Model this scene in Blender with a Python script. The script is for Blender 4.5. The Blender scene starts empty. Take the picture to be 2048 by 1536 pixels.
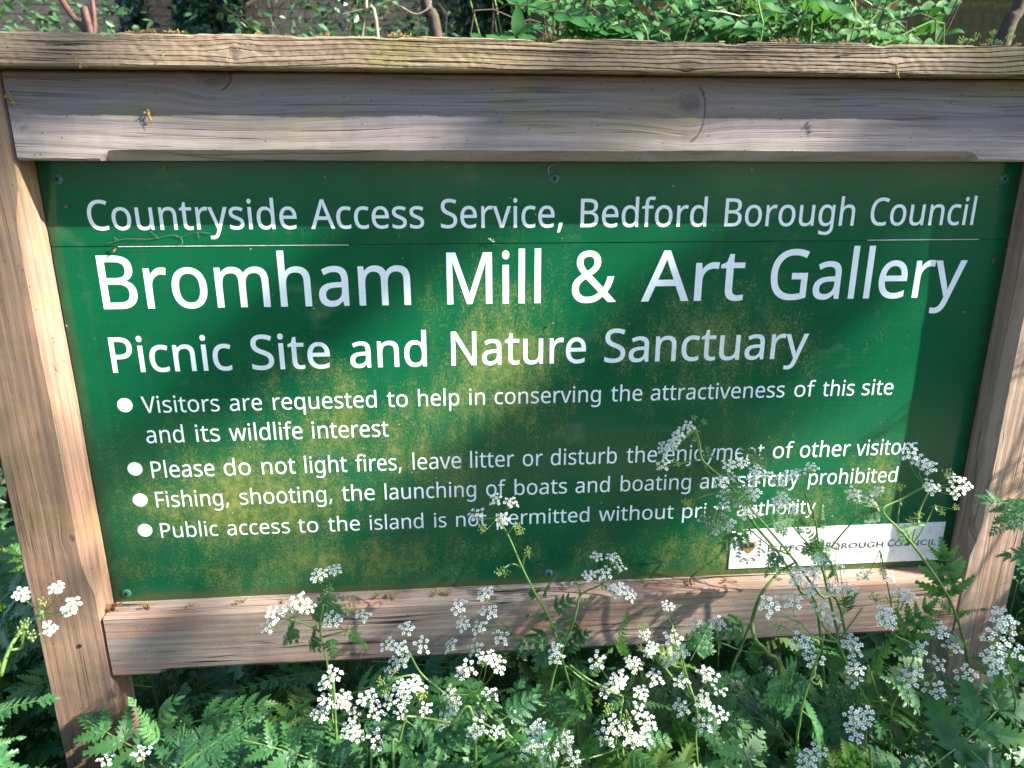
import bpy, bmesh, math, random
import numpy as np
from mathutils import Vector, Matrix, noise as mnoise
from mathutils.geometry import delaunay_2d_cdt

random.seed(7)
rng = np.random.default_rng(11)
scene = bpy.context.scene
COL = scene.collection

# ------------------------------------------------------------------ camera, sky, sun, exposure
CAM = Vector((-0.11446, -0.82736, 1.41960))
PITCH, YAW, FPX = -0.286443, 0.080529, 1437.63
FWD = Vector((math.sin(YAW) * math.cos(PITCH), math.cos(YAW) * math.cos(PITCH), math.sin(PITCH)))
RIGHT = FWD.cross(Vector((0, 0, 1))).normalized()
UP = RIGHT.cross(FWD)
cam_data = bpy.data.cameras.new('camera')
cam = bpy.data.objects.new('camera', cam_data)
COL.objects.link(cam)
cam.matrix_world = Matrix(((RIGHT.x, UP.x, -FWD.x, CAM.x), (RIGHT.y, UP.y, -FWD.y, CAM.y),
                           (RIGHT.z, UP.z, -FWD.z, CAM.z), (0, 0, 0, 1)))
cam_data.sensor_width = 36
cam_data.lens = 36 * FPX / 2048
cam_data.clip_start = 0.02
cam_data.clip_end = 500
cam_data.dof.use_dof = True
cam_data.dof.focus_distance = 0.86
cam_data.dof.aperture_fstop = 9.0
scene.camera = cam

SUN = Vector((3.0, -1.0, 2.2)).normalized()          # towards the sun
SUN_EL = math.asin(SUN.z)
SUN_AZ = math.atan2(SUN.x, SUN.y)
world = bpy.data.worlds.new('World')
scene.world = world
world.use_nodes = True
wt = world.node_tree
wt.nodes.clear()
wo = wt.nodes.new('ShaderNodeOutputWorld')
wb = wt.nodes.new('ShaderNodeBackground')
sk = wt.nodes.new('ShaderNodeTexSky')
sk.sky_type = 'NISHITA'
sk.sun_disc = False
sk.sun_elevation = SUN_EL
sk.sun_rotation = SUN_AZ
sk.air_density = 1.0
sk.dust_density = 0.8
sk.ozone_density = 2.5
wb.inputs['Strength'].default_value = 0.092
wt.links.new(sk.outputs[0], wb.inputs[0])
wt.links.new(wb.outputs[0], wo.inputs[0])
sun_data = bpy.data.lights.new('sun', 'SUN')
sun_data.energy = 5.0
sun_data.angle = math.radians(0.53)
sun_data.color = (1.0, 0.93, 0.82)
sun = bpy.data.objects.new('sun', sun_data)
COL.objects.link(sun)
sun.rotation_euler = SUN.to_track_quat('Z', 'Y').to_euler()
scene.view_settings.view_transform = 'Standard'
scene.view_settings.look = 'None'
scene.view_settings.gamma = 1.0
scene.view_settings.exposure = 2.3
scene.cycles.max_bounces = 8
scene.cycles.diffuse_bounces = 4
scene.cycles.glossy_bounces = 3
scene.cycles.transmission_bounces = 6
scene.cycles.sample_clamp_indirect = 6.0


# ------------------------------------------------------------------ helpers
def ray(px, py):
    return FWD + RIGHT * ((px - 1024) / FPX) - UP * ((py - 768) / FPX)


def at(px, py, y):
    """the point of the plane at depth y seen at photograph pixel (px, py)"""
    d = ray(px, py)
    return CAM + d * ((y - CAM.y) / d.y)


def pix(p):
    v = Vector(p) - CAM
    z = max(v.dot(FWD), 1e-4)
    return 1024 + FPX * v.dot(RIGHT) / z, 768 - FPX * v.dot(UP) / z, z


def props(o, label=None, cat=None, group=None, kind=None):
    if label: o['label'] = label
    if cat: o['category'] = cat
    if group: o['group'] = group
    if kind: o['kind'] = kind
    return o


def thing(name, label, cat, loc=(0, 0, 0), group=None):
    o = bpy.data.objects.new(name, None)
    o.empty_display_size = 0.05
    o.location = loc
    COL.objects.link(o)
    return props(o, label, cat, group)


def link(name, me, mat=None, parent=None, loc=None):
    o = bpy.data.objects.new(name, me)
    COL.objects.link(o)
    if mat is not None and len(me.materials) == 0:
        me.materials.append(mat)
    if parent is not None:
        o.parent = parent
        if loc is None:                      # meshes are written in world coordinates
            base = parent.location.copy()
            q = parent.parent
            while q is not None:
                base += q.location
                q = q.parent
            o.location = -base
        else:
            o.location = loc
    elif loc is not None:
        o.location = loc
    return o


def mesh(name, verts, faces, smooth=False):
    me = bpy.data.meshes.new(name)
    me.from_pydata([tuple(v) for v in verts], [], faces)
    if smooth:
        me.polygons.foreach_set('use_smooth', [True] * len(me.polygons))
    me.update()
    return me


class MB:
    """collects geometry for one mesh"""
    def __init__(s):
        s.v = []; s.f = []; s.m = []; s.mi = 0

    def add(s, vs, fs):
        n = len(s.v)
        s.v.extend(tuple(v) for v in vs)
        s.f.extend(tuple(i + n for i in f) for f in fs)
        s.m.extend([s.mi] * len(fs))

    def tube(s, pts, r0, r1=None, n=5, cap=True):
        r1 = r0 if r1 is None else r1
        pts = [Vector(p) for p in pts]
        rings = []
        t0 = (pts[1] - pts[0]).normalized()
        a = t0.orthogonal().normalized()
        for i, p in enumerate(pts):
            t = (pts[min(i + 1, len(pts) - 1)] - pts[max(i - 1, 0)]).normalized()
            a = (a - t * a.dot(t)).normalized()
            b = t.cross(a)
            r = r0 + (r1 - r0) * i / (len(pts) - 1)
            rings.append([p + (a * math.cos(k * 2 * math.pi / n) + b * math.sin(k * 2 * math.pi / n)) * r for k in range(n)])
        vs = [v for rg in rings for v in rg]
        fs = [(i * n + k, i * n + (k + 1) % n, (i + 1) * n + (k + 1) % n, (i + 1) * n + k)
              for i in range(len(pts) - 1) for k in range(n)]
        if cap:
            fs.append(tuple(range(n))[::-1])
            fs.append(tuple((len(pts) - 1) * n + k for k in range(n)))
        s.add(vs, fs)

    def build(s, name, mats, parent=None, smooth=False, loc=None):
        me = mesh(name, s.v, s.f, smooth)
        mats = mats if isinstance(mats, (list, tuple)) else [mats]
        for m in mats: me.materials.append(m)
        if len(mats) > 1: me.polygons.foreach_set('material_index', s.m)
        return link(name, me, None, parent, loc)


def spline(pts, n=6):
    """Catmull-Rom through pts"""
    pts = [Vector(p) for p in pts]
    if len(pts) < 3:
        return [pts[0].lerp(pts[-1], i / n) for i in range(n + 1)]
    P = [pts[0] * 2 - pts[1]] + pts + [pts[-1] * 2 - pts[-2]]
    out = []
    for i in range(1, len(P) - 2):
        for k in range(n):
            t = k / n
            a, b, c, d = P[i - 1], P[i], P[i + 1], P[i + 2]
            out.append(0.5 * ((2 * b) + (c - a) * t + (2 * a - 5 * b + 4 * c - d) * t * t + (3 * b - a - 3 * c + d) * t ** 3))
    out.append(pts[-1])
    return out


# ------------------------------------------------------------------ node expressions
class X:
    def __init__(s, t, o): s.t = t; s.o = o
    def _b(s, op, b, rev=False): 
        return s.t.m(op, b, s) if rev else s.t.m(op, s, b)
    def __add__(s, b): return s._b('ADD', b)
    __radd__ = __add__
    def __mul__(s, b): return s._b('MULTIPLY', b)
    __rmul__ = __mul__
    def __sub__(s, b): return s._b('SUBTRACT', b)
    def __rsub__(s, b): return s._b('SUBTRACT', b, True)
    def __truediv__(s, b): return s._b('DIVIDE', b)
    def __rtruediv__(s, b): return s._b('DIVIDE', b, True)


class T:
    def __init__(s, name):
        s.mat = bpy.data.materials.new(name)
        s.mat.use_nodes = True
        s.nt = s.mat.node_tree
        s.nt.nodes.clear()
        s.out = s.nt.nodes.new('ShaderNodeOutputMaterial')
        s.tc = None

    def n(s, ty, **kw):
        nd = s.nt.nodes.new(ty)
        for k, v in kw.items(): setattr(nd, k, v)
        return nd

    def put(s, sock, v):
        if isinstance(v, X): s.nt.links.new(v.o, sock)
        elif isinstance(v, (tuple, list)):
            sock.default_value = (*v, 1.0) if (len(v) == 3 and sock.type == 'RGBA') else v
        else: sock.default_value = v

    def m(s, op, a, b=None, c=None, clamp=False):
        nd = s.n('ShaderNodeMath', operation=op, use_clamp=clamp)
        s.put(nd.inputs[0], a)
        if b is not None: s.put(nd.inputs[1], b)
        if c is not None: s.put(nd.inputs[2], c)
        return X(s, nd.outputs[0])

    def xyz(s, space='Object'):
        if s.tc is None: s.tc = s.n('ShaderNodeTexCoord')
        sp = s.n('ShaderNodeSeparateXYZ')
        s.nt.links.new(s.tc.outputs[space], sp.inputs[0])
        return [X(s, o) for o in sp.outputs]

    def vec(s, x, y, z):
        nd = s.n('ShaderNodeCombineXYZ')
        for i, v in enumerate((x, y, z)): s.put(nd.inputs[i], v)
        return X(s, nd.outputs[0])

    def noise(s, v, scale=1.0, detail=3.0, rough=0.5, dist=0.0, color=False):
        nd = s.n('ShaderNodeTexNoise')
        s.put(nd.inputs['Vector'], v)
        nd.inputs['Scale'].default_value = scale
        nd.inputs['Detail'].default_value = detail
        nd.inputs['Roughness'].default_value = rough
        nd.inputs['Distortion'].default_value = dist
        return X(s, nd.outputs[1 if color else 0])

    def voro(s, v, scale=1.0, out='Distance', feature='F1'):
        nd = s.n('ShaderNodeTexVoronoi', feature=feature)
        s.put(nd.inputs['Vector'], v)
        nd.inputs['Scale'].default_value = scale
        return X(s, nd.outputs[out])

    def step(s, x, a, b, lo=0.0, hi=1.0):
        nd = s.n('ShaderNodeMapRange', interpolation_type='SMOOTHSTEP')
        s.put(nd.inputs[0], x)
        nd.inputs[1].default_value = a; nd.inputs[2].default_value = b
        nd.inputs[3].default_value = lo; nd.inputs[4].default_value = hi
        return X(s, nd.outputs[0])

    def mix(s, f, a, b, mode='MIX'):
        nd = s.n('ShaderNodeMix', data_type='RGBA', blend_type=mode)
        s.put(nd.inputs['Factor'], f)
        s.put(nd.inputs[6], a); s.put(nd.inputs[7], b)
        return X(s, nd.outputs[2])

    def rand(s):
        return X(s, s.n('ShaderNodeObjectInfo').outputs['Random'])

    def bump(s, h, strength=1.0, dist=0.001):
        nd = s.n('ShaderNodeBump')
        s.put(nd.inputs['Height'], h)
        nd.inputs['Strength'].default_value = strength
        nd.inputs['Distance'].default_value = dist
        return X(s, nd.outputs[0])

    def surface(s, color, rough=0.6, normal=None, spec=0.5, coat=0.0, coat_rough=0.1, trans=None, trans_col=None, metallic=0.0):
        p = s.n('ShaderNodeBsdfPrincipled')
        s.put(p.inputs['Base Color'], color)
        s.put(p.inputs['Roughness'], rough)
        s.put(p.inputs['Specular IOR Level'], spec)
        s.put(p.inputs['Coat Weight'], coat)
        s.put(p.inputs['Coat Roughness'], coat_rough)
        s.put(p.inputs['Metallic'], metallic)
        if normal is not None: s.nt.links.new(normal.o, p.inputs['Normal'])
        sh = p.outputs[0]
        if trans is not None:
            tr = s.n('ShaderNodeBsdfTranslucent')
            s.put(tr.inputs[0], trans_col if trans_col is not None else color)
            mx = s.n('ShaderNodeMixShader')
            mx.inputs[0].default_value = trans
            s.nt.links.new(sh, mx.inputs[1]); s.nt.links.new(tr.outputs[0], mx.inputs[2])
            sh = mx.outputs[0]
        s.nt.links.new(sh, s.out.inputs[0])
        return s.mat


def sep(t, colx):
    return colx


# ------------------------------------------------------------------ materials
def wood(name, axis, light, dark, grey, knots=(), grey_amt=0.5, algae=0.0, seed=0.0, fine=1.0, groove=False,
         streak=70.0, crack_amt=0.6, pink=0.0, blots=0.45, band=None, arcs=()):
    t = T(name)
    x, y, z = t.xyz()
    if axis == 'X': U, V = x, z + y * 0.7
    else: U, V = z, x + y * 0.7
    U = U + seed
    warp = t.noise(t.vec(U * 2.2, V * 5.0, seed), 1.0, 2.0) - 0.5
    Vw = V + warp * 0.02
    kmask = None; kring = None
    for (uk, vk, R, sx) in knots:
        du = (U - (uk + seed)) * sx
        dv = V - vk
        r2 = du * du + dv * dv
        Vw = Vw - dv * (R * R * 1.6) / (r2 + R * R * 0.5)
        r = t.m('SQRT', r2)
        r = r + (t.noise(t.vec(U * 60, V * 60, 3.0), 1.0, 2.0) - 0.5) * (R * 0.5)
        k = t.step(r, R * 0.55, R * 1.15, 1.0, 0.0)
        ring = t.m('SINE', r * (40.0 / R)) * 0.25 + 0.6
        kr = k * ring
        kmask = k if kmask is None else t.m('MAXIMUM', kmask, k)
        kring = kr if kring is None else t.m('MAXIMUM', kring, kr)
    g2 = t.noise(t.vec(U * 1.6, Vw * streak, seed * 3), 1.0, 4.0, 0.6)
    g1 = t.noise(t.vec(U * 12.0, Vw * 460.0 * fine, seed), 1.0, 5.0, 0.7)
    rings = t.m('SINE', Vw * (620.0 * fine) + g2 * 9.0) * 0.5 + 0.5
    low = t.noise(t.vec(U * 2.4, V * 9.0, seed + 4), 1.0, 3.0)
    mid = t.noise(t.vec(U * 14.0, V * 40.0, seed + 8), 1.0, 4.0, 0.65)
    col = t.mix(t.step(g2, 0.30, 0.72), light, dark)
    col = t.mix(t.step(low * 0.6 + mid * 0.4, 0.5 - 0.25 * grey_amt, 0.72 - 0.25 * grey_amt, 0.0, grey_amt), col, grey)
    if band is not None:      # brown stain under the cap; sunlight on the lower part painted paler
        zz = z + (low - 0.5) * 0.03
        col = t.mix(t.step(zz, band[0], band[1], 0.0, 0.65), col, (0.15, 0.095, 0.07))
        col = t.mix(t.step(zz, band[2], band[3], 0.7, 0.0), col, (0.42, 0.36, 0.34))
    for (ua, va, ru, rv, w_, lo_, hi_) in arcs:      # curved splits round a knot
        ex = (U - (ua + seed)) / ru; ev = (V - va) / rv
        rr = t.m('SQRT', ex * ex + ev * ev) + (mid - 0.5) * 0.12
        am_ = t.step(t.m('ABSOLUTE', rr - 1.0), w_ * 0.4, w_, 1.0, 0.0) * t.step(ex, lo_, lo_ + 0.25) * t.step(ev, hi_, hi_ - 0.3)
        col = t.mix(am_ * 0.7, col, (0.018, 0.014, 0.012))
    if pink > 0:
        pk = t.step(t.noise(t.vec(U * 5.0, V * 22.0, seed + 13), 1.0, 3.0), 0.5, 0.7, 0.0, pink)
        col = t.mix(pk, col, (0.42, 0.22, 0.155))
    col = t.mix(t.step(g1, 0.28, 0.60, 0.36, 0.0), col, (0.03, 0.02, 0.014))
    col = t.mix(rings * 0.24, col, (0.10, 0.06, 0.04))
    cr = t.noise(t.vec(U * 2.0, Vw * 150.0, seed + 21), 1.0, 2.0, 0.4)
    crack = t.step(t.m('ABSOLUTE', cr - 0.5), 0.0, 0.022, 1.0, 0.0) * t.step(t.noise(t.vec(U * 5, V * 25, seed + 5), 1.0, 2.0), 0.44, 0.58)
    blot = t.noise(t.vec(U * 6.0, V * 18.0, seed + 40), 1.0, 5.0, 0.65)
    col = t.mix(t.step(blot, 0.42, 0.72, 0.0, blots), col, tuple(c * 0.6 for c in dark))
    col = t.mix(crack * crack_amt, col, (0.012, 0.009, 0.007))
    h = g1 * 0.5 + rings * 0.35 - crack * 1.2 + mid * 0.3
    if kmask is not None:
        col = t.mix(kring * 0.75, col, (0.05, 0.028, 0.02))
    if algae > 0:
        am = t.step(t.noise(t.vec(x * 7.0, z * 16.0, seed + 30), 1.0, 4.0, 0.6), 0.5, 0.68, 0.0, algae)
        col = t.mix(am, col, (0.20, 0.19, 0.035))
    # small dark specks and pale flecks
    sv = t.voro(t.vec(x * 85, y * 85, z * 85), 1.0)
    col = t.mix(t.step(sv, 0.05, 0.09, 0.75, 0.0), col, (0.02, 0.015, 0.01))
    if groove:
        at_ = t.n('ShaderNodeAttribute', attribute_name='groove')
        col = t.mix(t.m('MULTIPLY', X(t, at_.outputs['Fac']), 0.85), col, (0.03, 0.02, 0.013))
    return t.surface(col, 0.82, t.bump(h, 0.6, 0.001), spec=0.25)


def algae_mask(t, x, z):
    """where the yellow-green algae film sits on the panel: soft patches broken up by fine noise"""
    px = []
    for (cx, cy, rx, rz, a) in ALGAE:
        dx = (x - cx) / rx; dz = (z - cy) / rz
        px.append(t.m('MULTIPLY', t.m('EXPONENT', (dx * dx + dz * dz) * -1.0), a))
    s = px[0]
    for p in px[1:]: s = t.m('MAXIMUM', s, p)
    med = t.noise(t.vec(x * 30, 0.0, z * 15), 1.0, 4.0, 0.65)
    streak = t.noise(t.vec(x * 75, 5.0, z * 24), 1.0, 3.0, 0.6)
    fine = t.noise(t.vec(x * 330, 0.0, z * 260), 1.0, 4.0, 0.75)
    fine2 = t.noise(t.vec(x * 900, 3.0, z * 500), 1.0, 2.0, 0.6)
    lvl = s * 1.15 + (med - 0.5) * 1.5 + (streak - 0.5) * 0.5
    return t.step(lvl + (fine - 0.5) * 1.7 + (fine2 - 0.5) * 1.0, 0.22, 1.25)


ALGAE = []
for (cx, cy, rx, ry, a) in [(500, 1010, 260, 150, 0.78), (640, 1130, 420, 60, 0.62), (1000, 740, 150, 190, 0.72), (700, 860, 200, 120, 0.6),
                            (620, 740, 150, 60, 0.42), (1420, 690, 260, 130, 0.50), (1450, 900, 240, 110, 0.32), (1480, 1110, 200, 60, 0.70),
                            (1750, 960, 60, 90, 0.66), (1220, 1110, 330, 60, 0.40), (860, 900, 200, 110, 0.58), (1610, 1030, 160, 70, 0.55)]:
    c = at(cx, cy, 0.0)
    ex = abs(at(cx + rx, cy, 0.0).x - c.x); ez = abs(at(cx, cy + ry, 0.0).z - c.z)
    ALGAE.append((c.x, c.z, ex, ez, a))


def panel_material():
    t = T('green_panel_paint')
    x, y, z = t.xyz()
    am = algae_mask(t, x, z)
    big = t.noise(t.vec(x * 4, 0.0, z * 5), 1.0, 3.0)
    col = t.mix(t.step(big, 0.3, 0.7), (0.0017, 0.068, 0.027), (0.0025, 0.086, 0.035))
    line = t.noise(t.vec(x * 1.5, 0.0, z * 900), 1.0, 2.0)
    col = t.mix(t.step(line, 0.3, 0.7, 0.0, 0.18), col, (0.008, 0.13, 0.055))
    hue = t.noise(t.vec(x * 120, 9.0, z * 90), 1.0, 3.0)
    acol = t.mix(t.step(hue, 0.38, 0.62), (0.15, 0.185, 0.030), (0.31, 0.29, 0.085))
    col = t.mix(am * 0.6, col, acol)
    # pale dust smears near the frame and specks of dirt
    sm = t.step(t.noise(t.vec(x * 9, 4.0, z * 13), 1.0, 4.0, 0.6), 0.60, 0.75, 0.0, 0.13)
    col = t.mix(sm, col, (0.32, 0.36, 0.26))
    warp = t.noise(t.vec(x * 20, 0.0, z * 20), 1.0, 2.0, color=True)
    sv = t.voro(t.vec(x * 60, 1.0, z * 60), 1.0)
    sel = t.step(t.noise(t.vec(x * 25, 8.0, z * 25), 1.0, 2.0), 0.52, 0.6)
    col = t.mix(t.step(sv, 0.035, 0.07, 0.7, 0.0) * sel, col, (0.42, 0.45, 0.36))
    sv2 = t.voro(t.vec(x * 43 + 9.0, 4.0, z * 43), 1.0)
    col = t.mix(t.step(sv2, 0.03, 0.055, 0.8, 0.0), col, (0.03, 0.018, 0.01))
    # grime gathered along the edges of the sheet, heaviest on the lower ledge
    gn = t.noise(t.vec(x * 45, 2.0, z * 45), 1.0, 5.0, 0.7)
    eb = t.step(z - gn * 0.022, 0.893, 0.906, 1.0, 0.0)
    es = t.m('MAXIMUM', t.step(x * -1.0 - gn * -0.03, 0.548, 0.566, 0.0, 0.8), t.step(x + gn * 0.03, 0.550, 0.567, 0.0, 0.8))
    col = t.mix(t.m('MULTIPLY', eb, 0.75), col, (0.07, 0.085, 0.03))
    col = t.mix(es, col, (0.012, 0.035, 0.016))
    drip = t.step(t.noise(t.vec(x * 34, 7.0, z * 2.0), 1.0, 2.0), 0.60, 0.72, 0.0, 0.22)
    col = t.mix(drip, col, (0.03, 0.10, 0.05))
    rough = t.noise(t.vec(x * 14, 0.0, z * 22), 1.0, 4.0) * 0.14 + 0.10 + am * 0.35
    wav = t.noise(t.vec(x * 5, 0.0, z * 9), 1.0, 2.0) * 6.0 + line * 0.25 + am * 0.9
    return t.surface(col, rough, t.bump(wav, 0.10, 0.0008), spec=0.34)


def letter_material():
    t = T('white_lettering')
    x, y, z = t.xyz()
    am = algae_mask(t, x, z)
    col = t.mix(am * 0.5, (0.72, 0.81, 0.85), (0.50, 0.48, 0.22))
    sv = t.voro(t.vec(x * 75, 1.0, z * 75), 1.0)
    col = t.mix(t.step(sv, 0.035, 0.07, 0.6, 0.0), col, (0.10, 0.09, 0.05))
    gr = t.noise(t.vec(x * 90, 0.0, z * 60), 1.0, 4.0)
    col = t.mix(t.step(gr, 0.5, 0.7, 0.0, 0.12), col, (0.35, 0.40, 0.34))
    return t.surface(col, 0.35, spec=0.4)


def leaf_material(name, a, b, rough=0.42, trans=0.22, tcol=(0.13, 0.26, 0.03), vein=False, spec=0.5):
    t = T(name)
    x, y, z = t.xyz()
    r = t.rand()
    nz = t.noise(t.vec(x * 22, y * 22, z * 22), 1.0, 3.0)
    col = t.mix(t.m('MULTIPLY', r, 1.0), a, b)
    col = t.mix(t.step(nz, 0.3, 0.75, 0.0, 0.45), col, tuple(c * 0.55 for c in a))
    yl = t.step(t.noise(t.vec(x * 6 + r * 40.0, y * 6, z * 6), 1.0, 2.0), 0.58, 0.72, 0.0, 0.35)
    col = t.mix(yl, col, (0.13, 0.17, 0.03))
    bh = t.noise(t.vec(x * 160, y * 160, z * 160), 1.0, 2.0)
    return t.surface(col, rough, t.bump(bh, 0.35, 0.0006), spec=spec, trans=trans, trans_col=tcol)


def plain(name, col, rough=0.6, var=0.3, scale=40.0, bump=0.0, spec=0.4, trans=None, tcol=None, dark=None):
    t = T(name)
    x, y, z = t.xyz()
    nz = t.noise(t.vec(x, y, z), scale, 4.0, 0.6)
    dk = dark or tuple(c * (1 - var) for c in col)
    c = t.mix(t.step(nz, 0.3, 0.7), col, dk)
    n = t.bump(nz, bump, 0.003) if bump else None
    return t.surface(c, rough, n, spec=spec, trans=trans, trans_col=tcol)


M = {}
fx = at(1378, 215, -0.034)
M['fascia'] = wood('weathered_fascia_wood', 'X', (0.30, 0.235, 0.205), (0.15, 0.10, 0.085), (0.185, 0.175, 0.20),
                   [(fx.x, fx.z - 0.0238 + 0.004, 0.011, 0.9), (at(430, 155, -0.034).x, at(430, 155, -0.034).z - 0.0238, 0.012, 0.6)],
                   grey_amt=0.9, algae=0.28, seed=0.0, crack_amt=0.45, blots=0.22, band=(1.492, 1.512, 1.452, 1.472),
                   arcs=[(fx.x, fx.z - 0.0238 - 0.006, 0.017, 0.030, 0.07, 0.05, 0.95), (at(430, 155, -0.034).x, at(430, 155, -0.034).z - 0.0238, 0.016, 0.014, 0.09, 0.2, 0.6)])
c1 = at(470, 105, -0.056); c2 = at(1375, 132, -0.056)
M['cap'] = wood('rough_cap_wood', 'X', (0.47, 0.355, 0.245), (0.29, 0.21, 0.14), (0.27, 0.235, 0.195),
                [(c1.x, c1.z - 0.039, 0.006, 0.8), (c2.x, c2.z - 0.039, 0.006, 0.6)], grey_amt=0.4, seed=0.0, groove=True, algae=0.45,
                streak=110.0, crack_amt=0.9)
M['post'] = wood('pinkish_post_wood', 'Z', (0.48, 0.30, 0.195), (0.31, 0.18, 0.11), (0.20, 0.145, 0.11),
                 [(1.01, -0.590, 0.004, 0.8)], grey_amt=0.75, seed=0.0, algae=0.3, streak=55.0, crack_amt=0.5, pink=0.5)
M['post_right'] = wood('tan_post_wood', 'Z', (0.46, 0.33, 0.24), (0.32, 0.21, 0.145), (0.21, 0.17, 0.145),
                       [], grey_amt=0.6, seed=3.0, algae=0.12, streak=50.0, crack_amt=0.5, pink=0.35)
M['rail'] = wood('cracked_rail_wood', 'X', (0.43, 0.285, 0.20), (0.26, 0.155, 0.105), (0.38, 0.32, 0.27),
                 [(0.02, 0.86 - 0.0238, 0.005, 0.35)], grey_amt=0.75, seed=5.0, streak=120.0, crack_amt=1.0, pink=0.75)
M['panel'] = panel_material()
M['letters'] = letter_material()
M['screw'] = plain('green_painted_screw', (0.05, 0.17, 0.13), 0.45, 0.5, 300)
M['screw_slot'] = plain('dark_screw_recess', (0.01, 0.012, 0.01), 0.6, 0.3)
def plate_material():
    t = T('stained_white_plate')
    x, y, z = t.xyz()
    n1 = t.noise(t.vec(x * 60, 0.0, z * 60), 1.0, 4.0, 0.6)
    col = t.mix(t.step(n1, 0.45, 0.7, 0.0, 0.5), (0.76, 0.76, 0.73), (0.56, 0.56, 0.46))
    sp = t.step(t.noise(t.vec(x * 420, 1.0, z * 420), 1.0, 2.0, 0.5) + (n1 - 0.5) * 0.3, 0.63, 0.70, 0.0, 0.75)
    col = t.mix(sp, col, (0.16, 0.19, 0.08))
    sv = t.voro(t.vec(x * 95, 1.0, z * 95), 1.0)
    col = t.mix(t.step(sv, 0.07, 0.12, 0.8, 0.0), col, (0.07, 0.08, 0.05))
    return t.surface(col, 0.45, spec=0.35)


M['plate'] = plate_material()
M['print'] = plain('dark_print', (0.05, 0.05, 0.06), 0.5, 0.3)
M['gold'] = plain('crest_gold', (0.34, 0.22, 0.05), 0.5, 0.5, 300, dark=(0.10, 0.07, 0.03))
M['seam_dark'] = plain('dark_seam', (0.003, 0.035, 0.016), 0.6, 0.3)
M['seam_pale'] = plain('chipped_white_edge', (0.62, 0.66, 0.62), 0.5, 0.35, 200)
M['parsley'] = leaf_material('cow_parsley_leaf', (0.042, 0.16, 0.046), (0.062, 0.185, 0.05), 0.42, 0.34, (0.12, 0.32, 0.04))
M['parsley2'] = leaf_material('cow_parsley_leaf_bluish', (0.040, 0.15, 0.054), (0.054, 0.165, 0.054), 0.36, 0.3, (0.10, 0.28, 0.06))
M['parsley3'] = leaf_material('cow_parsley_leaf_yellowish', (0.07, 0.15, 0.025), (0.09, 0.17, 0.03), 0.45, 0.3, (0.16, 0.3, 0.03))
M['stem'] = plain('green_stem', (0.15, 0.27, 0.06), 0.42, 0.35, 60, dark=(0.10, 0.18, 0.05), trans=0.1, tcol=(0.2, 0.35, 0.05))
M['petal'] = plain('white_petal', (0.80, 0.83, 0.80), 0.6, 0.08, 90, trans=0.25, tcol=(0.8, 0.84, 0.75))
M['petal_centre'] = plain('floret_centre', (0.32, 0.42, 0.12), 0.6, 0.3, 200, trans=0.2, tcol=(0.4, 0.5, 0.1))
M['bud'] = plain('pale_green_bud', (0.36, 0.46, 0.15), 0.6, 0.35, 200, trans=0.25, tcol=(0.4, 0.55, 0.12))
M['shrubleaf'] = leaf_material('shrub_leaf', (0.026, 0.11, 0.028), (0.040, 0.14, 0.032), 0.55, 0.25, (0.08, 0.26, 0.03), spec=0.2)
M['ivy'] = leaf_material('ivy_leaf', (0.012, 0.045, 0.022), (0.022, 0.07, 0.03), 0.33, 0.08, (0.03, 0.1, 0.02))
M['hedgeleaf'] = leaf_material('hedge_leaf', (0.028, 0.085, 0.035), (0.05, 0.12, 0.05), 0.4, 0.2, (0.1, 0.22, 0.05))
M['bark'] = plain('bark', (0.075, 0.052, 0.036), 0.85, 0.5, 30, 0.6)
M['redbark'] = plain('reddish_bark', (0.10, 0.045, 0.032), 0.7, 0.5, 60, 0.4)
M['twig'] = plain('pale_twig', (0.30, 0.26, 0.18), 0.8, 0.4, 60)
M['moss'] = plain('moss', (0.13, 0.16, 0.03), 0.9, 0.5, 200, dark=(0.07, 0.09, 0.02))
M['catkin'] = plain('dry_catkin', (0.36, 0.26, 0.10), 0.8, 0.5, 300, trans=0.2, tcol=(0.4, 0.3, 0.08))
M['dryleaf'] = plain('dry_leaf', (0.30, 0.15, 0.07), 0.7, 0.5, 60, trans=0.2, tcol=(0.3, 0.14, 0.04))
M['straw'] = plain('dead_stalk', (0.40, 0.30, 0.18), 0.7, 0.4, 60)
M['nail'] = plain('rusty_nail', (0.03, 0.02, 0.015), 0.6, 0.4)
M['canopyleaf'] = leaf_material('tree_leaf', (0.03, 0.09, 0.02), (0.05, 0.12, 0.03), 0.45, 0.25, (0.10, 0.22, 0.03))

# ------------------------------------------------------------------ ground
def ground_material(name, a, b, c):
    t = T(name)
    x, y, z = t.xyz()
    n1 = t.noise(t.vec(x * 1.3, y * 1.3, 0.0), 1.0, 4.0)
    n2 = t.noise(t.vec(x * 16, y * 16, 0.0), 1.0, 5.0, 0.7)
    col = t.mix(t.step(n1, 0.35, 0.65), a, b)
    col = t.mix(t.step(n2, 0.4, 0.7), col, c)
    return t.surface(col, 0.95, t.bump(n2, 0.8, 0.02), spec=0.2)


def grid(name, x0, x1, y0, y1, nx, ny, z, amp, mat, label=None):
    vs = []; fs = []
    for j in range(ny + 1):
        for i in range(nx + 1):
            xx = x0 + (x1 - x0) * i / nx; yy = y0 + (y1 - y0) * j / ny
            vs.append((xx, yy, z + amp * mnoise.noise(Vector((xx * 0.7, yy * 0.7, 2.0))) + amp * 0.4 * mnoise.noise(Vector((xx * 3, yy * 3, 5.0)))))
    for j in range(ny):
        for i in range(nx):
            a = j * (nx + 1) + i
            fs.append((a, a + 1, a + nx + 2, a + nx + 1))
    o = link(name, mesh(name, vs, fs, True), mat)
    o['kind'] = 'structure'
    return o


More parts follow.
